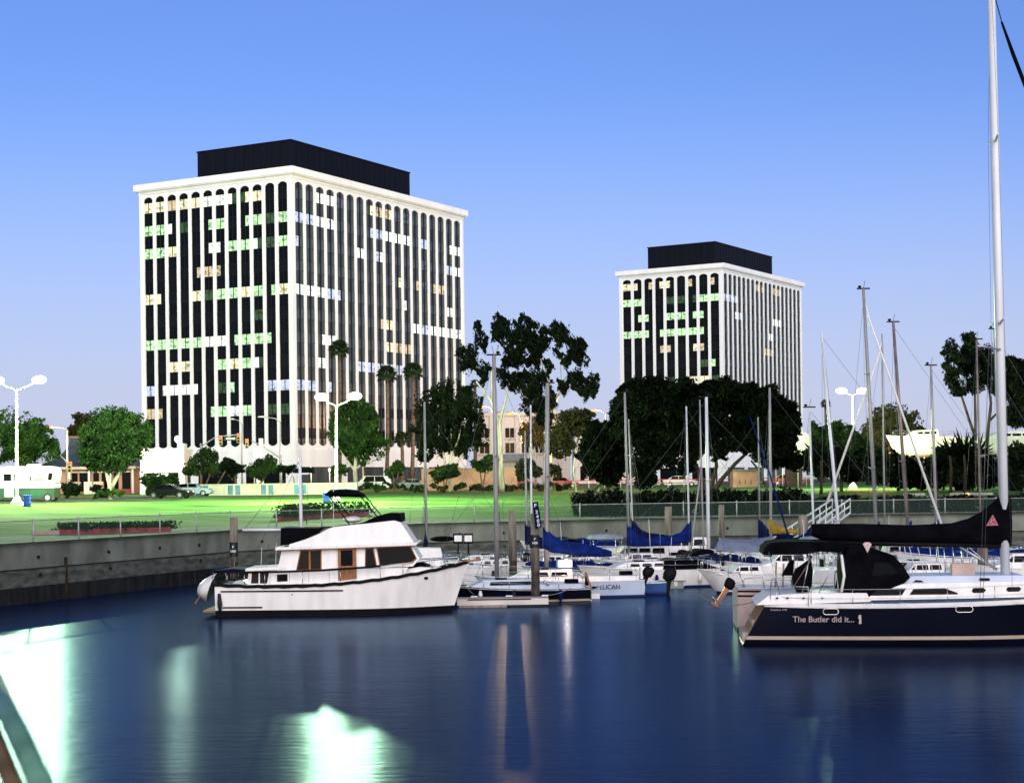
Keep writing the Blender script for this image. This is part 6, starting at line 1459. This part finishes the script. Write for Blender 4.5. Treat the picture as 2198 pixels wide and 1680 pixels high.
# tall-masted sloops behind the navy sloop
sailboat('white sloop whose leaning white mast stands left of the crossed masts', 1762, 88, 0.02, 9.0, 2.8, (1.0, 1.0, 1.3), (1763, 713), 1806, boom=2.2, m_cover=navy_canvas, r=0.085, m_mast=mast_white, spreaders=((0.18, 0.9), (0.6, 0.6)), gear=False, extra_stays=())
sailboat('sloop with the tallest grey mast and white furled jib slanting right', 1800, 92, 0.0, 10.2, 3.0, (1.05, 1.05, 1.4), (1853, 620), 1884, boom=3.2, m_cover=navy_canvas, r=0.10, m_mast=alu_dull, furl=(2049, 1205), spreaders=((0.33, 0.9), (0.68, 0.7)))
sailboat('sloop with dark weathered mast right of the tallest grey mast', 1900, 95, 0.0, 9.4, 2.9, (1.0, 1.0, 1.3), (1917, 691), 1953, boom=3.0, m_cover=blue_canvas, r=0.10, m_mast=bark_brown if False else mat('brown_mast', (0.22, 0.165, 0.145), 0.5, 0.4, 0.2, var=0.35, scale=1.2), spreaders=((0.4, 0.8),))
sailboat('sloop with shorter grey mast and white crosstrees', 1960, 98, 0.0, 8.6, 2.7, (1.0, 1.0, 1.3), (1998, 784), 2012, boom=2.8, m_cover=blue_canvas, r=0.085, m_mast=alu_dull, spreaders=((0.22, 0.9), (0.24, 0.9)))
sailboat('sloop with slim dark mast left of the big white mast', 2060, 100, 0.0, 8.6, 2.7, (1.0, 1.0, 1.3), (2096, 728), 2106, boom=2.8, m_cover=navy_canvas, r=0.065, m_mast=MATS['brown_mast'], spreaders=((0.2, 0.75), (0.55, 0.6)))
sailboat('sloop with grey mast half hidden by the big white mast', 2110, 106, 0.0, 8.6, 2.7, (1.0, 1.0, 1.3), (2134, 706), 2150, boom=2.8, m_cover=blue_canvas, r=0.065, m_mast=alu_dull, spreaders=((0.4, 0.7),))
sailboat('sloop with slim white mast at the gangway', 1700, 96, 0.0, 8.0, 2.6, (1.0, 1.0, 1.3), (1737, 874), 1748, boom=2.4, m_cover=navy_canvas, r=0.065, m_mast=mast_white, spreaders=((0.55, 0.7),))
motorboat('blue-covered motor boat beyond the right end of the sail cover', 2230, 90, PI, 7.6, 2.8, (1.5, 1.5, 1.8), None, cover_m=blue_canvas, rail=False)
motorboat('white cabin boat beyond the black dodger', 2020, 82, PI + 0.05, 7.4, 2.8, (1.25, 1.25, 1.5), (1.6, 4.4, 0.6))
jib2 = sailboat('sloop whose dark furled jib slants left behind the gangway', 1830, 101, PI, 9.0, 2.7, (1.0, 1.0, 1.3), (1893, 716), 1900, boom=None, r=0.05, m_mast=alu_dull, gear=False, shroud=False, furl=(1775, 1080))[0]

# more craft filling the slips
fill_m = [('small white day boat behind the plain pile', 1118, 98, PI, 4.6, (1.0, 0.9, 1.2), (1.2, 2.6, 0.6)), ('white day boat low behind the pale lettered sloop', 1262, 97, PI + 0.05, 4.8, (1.0, 0.95, 1.2), (1.3, 2.8, 0.7)),
          ('white day boat between the navy dinghy and the black canvas', 1452, 97, PI, 4.8, (1.1, 1.1, 1.3), (1.2, 3.0, 0.6)), ('grey-topped day boat behind the bimini of the navy sloop', 1790, 88, PI, 5.6, (1.2, 1.2, 1.5), (1.4, 3.4, 0.8)),
          ('white day boat right of the thick gangway pile', 1850, 97, 0.0, 5.4, (1.2, 1.2, 1.5), (1.2, 3.2, 0.8)), ('white day boat beyond the deck box of the navy sloop', 2085, 80, PI, 5.2, (1.2, 1.2, 1.5), (1.3, 3.2, 0.6)), ('white day boat at the right edge beyond the big mast', 2290, 84, PI, 5.4, (1.2, 1.2, 1.5), (1.3, 3.4, 0.8))]
for k, (lb, px, D, hd, L, zs, hs) in enumerate(fill_m):
    r__ = motorboat(lb, px, D, hd, L, 2.0, zs, hs, m_hull=(gel, gel_blue, gel_cream)[k % 3], m_str=(blue_stripe, black_trim)[k % 2], hardtop=(0.4, 1.7, zs[1] + 1.35, 0.12) if k % 2 else None, m_top=(grey_canvas, black_canvas, navy_canvas)[k % 3], ob=-0.2 if k % 2 == 0 else None)[0]
    for i in range(3): MB().tube([(0.4 + i * 0.5, 0.6 - 0.5 * i, zs[0]), (0.3 + i * 0.6, 0.6 - 0.5 * i, zs[0] + 1.4 + 0.5 * i)], 0.012, 4).build('fishing_rod', (white_paint, wire)[i % 2], r__)

# ------------------------------------------------------------------ docks, piles, gangway
dock_top = mat('dock_planking', (0.30, 0.27, 0.24), 0.85, var=0.25, scale=2.0, stretch=(0.4, 6, 1))
fd = water_root('finger_dock', 'white-sided floating finger dock in front of the low navy sloop', 'dock', 980, 78.6, 0.03)
x1 = planept(fd, 1176, 1290).x
MB().box(0, x1, -0.5, 0.5, 0.38, 0.42).build('deck', dock_top, fd)
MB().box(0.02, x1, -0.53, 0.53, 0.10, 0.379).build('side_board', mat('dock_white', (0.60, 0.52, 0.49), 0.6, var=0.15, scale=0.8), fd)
MB().box(0.1, x1 - 1.9, -0.46, 0.46, -0.35, 0.099).build('float', mat('float_tan', (0.36, 0.27, 0.22), 0.8, var=0.3, scale=3), fd)
MB().box(x1 - 1.8, x1 - 0.1, -0.46, 0.46, -0.35, 0.099).build('float', black_rubber, fd)
MB().tube([(0.5, -0.56, 0.36), (x1 - 0.8, -0.56, 0.36)], 0.025, 6).build('rub_strip', black_trim, fd)
for x in (0.8, 2.4, x1 - 0.15): MB().bar((x - 0.15, -0.4, 0.5), (x + 0.15, -0.4, 0.5), 0.05, 0.05).tube([(x, -0.4, 0.42), (x, -0.4, 0.5)], 0.03, 6).build('cleat', steel, fd)
md = water_root('main_dock', 'long grey floating main dock behind the moored boats', 'dock', 900, 104.5, 0.02)
MB().box(0, 40, -1.0, 1.0, 0.36, 0.44).build('deck', dock_top, md); MB().box(0.05, 39.9, -0.95, 0.95, -0.3, 0.359).build('float', concrete, md)
f2 = water_root('finger_dock', 'grey finger dock beside the sloop with black cockpit canvas', 'dock', 1300, 90.5, 0.02)
MB().box(0, 4.2, -0.4, 0.4, 0.36, 0.42).build('deck', dock_top, f2); MB().box(0.05, 4.1, -0.36, 0.36, -0.3, 0.359).build('float', concrete, f2)

black_plate = mat('black_plate', (0.008, 0.008, 0.008), 0.5)
white_txt = mat('white_lettering', (0.85, 0.85, 0.83), 0.5)
def pile(label, D, px, top_y, r=0.2, plate=None, wet=1.3):
    root = water_root('mooring_pile', label, 'pile', px, D, 0.0, 'mooring piles')
    h = W(px, top_y, D).z; rnd = random.Random(px)
    MB().tube([(0, 0, -1), (0, 0, 0.0), (0.01, 0, wet)], [r * 1.02, r * 1.02, r * 1.01], 14).build('wet_foot', wet_pile, root)
    MB().tube([(0.01, 0, wet - 0.02), (0.0, 0, h * 0.6 + wet * 0.4), (0.015, 0, h)], [r, r * 0.98, r * 0.94], 14).build('shaft', pile_wood, root)
    if plate:
        zt, zb = W(px, plate[0], D).z, W(px, plate[1], D).z
        rings = [[(math.sin(a) * (r + 0.015), -math.cos(a) * (r + 0.015), z) for a in np.linspace(-1.25, 1.25, 11)] for z in (zb, zt)]
        po = MB().loft(rings).build('number_plate', black_plate, root)
        hgt = zt - zb
        put_text(po, 'F', -0.035, 0.035, zb + hgt * 0.60, -r - 0.03, white_txt, size_z=hgt * 0.16)
        put_text(po, '2400', -0.13, 0.13, zb + hgt * 0.30, -r - 0.03, white_txt, size_z=hgt * 0.17)
    return root
pile('mooring pile with black number plate left of the trawler', 78.5, 503, 1110, 0.185, (1163, 1194), wet=2.2)
pl_ = pile('mooring pile with black number plate and blue banner at the finger dock end', 79.2, 1149, 1102, 0.20, (1147, 1175), wet=1.6)
pile('plain mooring pile left of the banner pile', 92, 1101, 1096, 0.22, wet=1.5)
pile('plain mooring pile in front of the wall right of the fig trunk', 112, 1436, 1087, 0.24)
pile('plain mooring pile beside the tarpaulin boat', 113, 1550, 1083, 0.2)
pile('thick mooring pile at the foot of the gangway', 100, 1725, 1106, 0.30)
pile('mooring pile seen behind the big mast foot', 84, 2110, 1120, 0.26)
# banner
bp = W(1152, 1108, 78.7); bn = thing('blue_banner', 'blue banner with white berth number tied to the pile top', 'banner', bp - Vector((0, 0, 0)), 0)
loc = lambda px, py: W(px, py, 78.7) - bp
q = [loc(1143, 1078), loc(1155, 1076), loc(1163, 1131), loc(1149, 1136)]
MB().hexa([q[3], q[2], q[2] + Vector((0, 0.02, 0)), q[3] + Vector((0, 0.02, 0))], [q[0], q[1], q[1] + Vector((0, 0.02, 0)), q[0] + Vector((0, 0.02, 0))]).build('cloth', navy_canvas, bn)
for ch, px, py in (('F', 1149.5, 1088), ('2', 1152.0, 1102), ('4', 1153.5, 1111.5), ('0', 1155.0, 1121), ('0', 1156.2, 1130)):
    p_ = loc(px, py); o = put_text(bn, ch, p_.x - 0.055, p_.x + 0.055, p_.z, p_.y - 0.03, white_txt, size_z=0.16); 
MB().tube([loc(1149, 1136), loc(1150, 1112) + Vector((0, 0.25, 0))], 0.008, 4).build('tie', white_paint, bn)

# mooring lines
rope_m = mat('mooring_rope', (0.34, 0.30, 0.24), 0.9, 0.1)
def rope(label, a, b, sag=0.3):
    a, b = Vector(a), Vector(b); root = thing('mooring_line', label, 'rope', a, 0, 'mooring lines')
    MB().tube([(b - a) * (i / 10) + Vector((0, 0, -sag * 4 * (i / 10) * (1 - i / 10))) for i in range(11)], 0.016, 5).build('line', rope_m, root)
rope('mooring line from the trawler stern to the left plated pile', (tw.location.x + 0.3, tw.location.y + 1.4, 1.45), (W(503, 1200, 78.3).x, 78.3, 2.2), 0.25)
rope('bow mooring line from the trawler to the white finger dock', (tw.location.x + 10.3, tw.location.y + 0.2, 1.95), (fd.location.x + 0.85, fd.location.y - 0.4, 0.52), 0.1)
rope('spring line from the low navy sloop to the finger dock end', (W(1225, 1280, 81).x, 80.6, 0.7), (fd.location.x + x1 - 0.15, fd.location.y - 0.3, 0.52), 0.1)
rope('stern line of the navy sloop hanging to the water side', (sl.location.x + 0.9, sl.location.y + 1.2, 1.4), (sl.location.x - 0.9, sl.location.y + 5.2, 1.3), 0.3)
# gangway from wall to dock
gw = thing('gangway', 'white railed gangway ramp from the sea wall down to the docks', 'gangway', W(1735, 1130, 112))
A0, A1 = W(1806, 1101, 123.5), W(1655, 1170, 104); A0.z = 3.1; A1.z = 0.5
loc = lambda p: p - gw.location
d = (A1 - A0); dn = Vector((d.x, d.y, 0)).normalized(); sd = Vector((-dn.y, dn.x, 0))
MB().bar(loc(A0), loc(A1), 1.3, 0.08).build('ramp', dock_top, gw)
for s_ in (-0.65, 0.65):
    o_ = sd * s_
    for h in (0.12, 0.6, 1.1): MB().bar(loc(A0 + o_ + Vector((0, 0, h))), loc(A1 + o_ + Vector((0, 0, h))), 0.07, 0.09).build('rail', white_paint, gw)
    for i in range(11):
        p_ = A0.lerp(A1, i / 10) + o_; MB().bar(loc(p_ + Vector((0, 0, 0.08))), loc(p_ + Vector((0, 0, 1.12))), 0.06, 0.06).build('rail_post', white_paint, gw)

# ------------------------------------------------------------------ boats on land at right
def dry_boat(label, D, px0, px1, y_deck, y_keel, m, hdg, cab_h=0.9, mastt=None):
    g = ground_at(px0, D); root = thing('beached_sailboat', label, 'sailboat', g, hdg, 'boats on stands in the yard')
    L = abs(px1 - px0) * D / F_PX; zk = W(px0, y_keel, D).z - g.z; zd = W(px0, y_deck, D).z - g.z
    sub = bpy.data.objects.new('hull_group', None)
    sheer, half, pt = hull_shape(L, 3.2, (zd - zk, zd - zk, (zd - zk) * 1.12), rake=L * 0.14, stern_w=0.7)
    T = [i / 20 for i in range(21)]
    mb = MB()
    for s_ in (1, -1): mb.loft([[Vector(pt(t, f, s_)) + Vector((0, 0, zk)) for f in (1, 0.75, 0.5, 0.25, 0.05)] + [Vector((pt(t, 0.05, s_)[0], 0, zk - 0.25))] for t in T])
    mb.loft([[Vector(pt(0, f, 1)) + Vector((0, 0, zk)), Vector(pt(0, f, -1)) + Vector((0, 0, zk))] for f in (1, 0.75, 0.5, 0.25, 0.05)], smooth=False)
    mb.build('hull', m, root)
    MB().loft([[Vector(pt(t, 1, 1)) + Vector((0, 0, zk - 0.02)), Vector(pt(t, 1, -1)) + Vector((0, 0, zk - 0.02))] for t in T], smooth=False).build('deck', m, root)
    o, f = cabin(root, [(L * 0.3, zd), (L * 0.31, zd + cab_h), (L * 0.62, zd + cab_h * 0.9), (L * 0.75, zd + 0.05)], 1.0, m, 0.85)
    for a in (0.33, 0.42, 0.51): side_window(root, [(a * L, zd + cab_h * 0.35), (a * L, zd + cab_h * 0.7), ((a + 0.075) * L, zd + cab_h * 0.7), ((a + 0.075) * L, zd + cab_h * 0.35)], f)
    rails(root, lambda t, f_, s_: Vector(pt(t, f_, s_)) + Vector((0, 0, zk)), sheer, 0.1, 0.9, 6, 0.6)
    st = MB().tube([(0, 0, 0), (0, 0, zk + 0.4)], 0.06, 6).mesh('stand_leg', galv)
    for x in (0.25, 0.5, 0.75):
        for s_ in (-1, 1): link('stand_leg', st, root, (x * L, s_ * 1.0, 0))
    MB().box(L * 0.35, L * 0.62, -0.15, 0.15, 0, zk).build('keel', red_bottom, root)
    if mastt: q = to_local(root, W(*mastt, D)); MB().tube([(q.x, 0, zd), (q.x, 0, q.z)], 0.07, 7).build('mast', mast_white, root)
dry_boat('large pale hull on stands above the hedge behind the leaning spar', 196, 2062, 1905, 936, 976, gel_cream, PI - 0.1, 0.8, mastt=(2000, 866))
dry_boat('second pale hull on stands at the right edge behind the big mast', 202, 2290, 2052, 940, 978, gel_cream, PI - 0.05, 0.9)
dry_boat('pale boat bow on stands left of the bright green bush tree', 206, 1640, 1782, 940, 998, gel_cream, 0.25, 0.7)

# ------------------------------------------------------------------ pier rail close to the camera, bottom left
rl_ = thing('pier_rail', 'blurred metal pier handrail at the bottom left corner', 'railing', (-1.0, 3.0, 4.0))
loc = lambda p: p - rl_.location
a, b = W(-60, 1352, 4.6), W(140, 1800, 3.3)
green_rail = mat('green_rail_paint', (0.10, 0.22, 0.15), 0.4, 0.4, var=0.3, scale=6)
MB().tube([loc(a), loc(b)], 0.024, 14).build('top_rail', green_rail, rl_)
MB().tube([loc(a - Vector((0.045, 0, 0.03))), loc(b - Vector((0.045, 0, 0.03)))], 0.02, 12).build('timber_rail', bark_brown, rl_)
MB().tube([loc(a + Vector((-0.35, 0.6, -1.2))), loc(a + Vector((-0.35, 0.6, 0.1)))], 0.03, 10).build('post', green_rail, rl_)
MB().tube([loc(a + Vector((-0.35, 0.6, 0.05))), loc(a)], 0.024, 10).build('top_rail', green_rail, rl_)
MB().tube([loc(b + Vector((0, 0, -1.2))), loc(b)], 0.03, 10).build('post', green_rail, rl_)
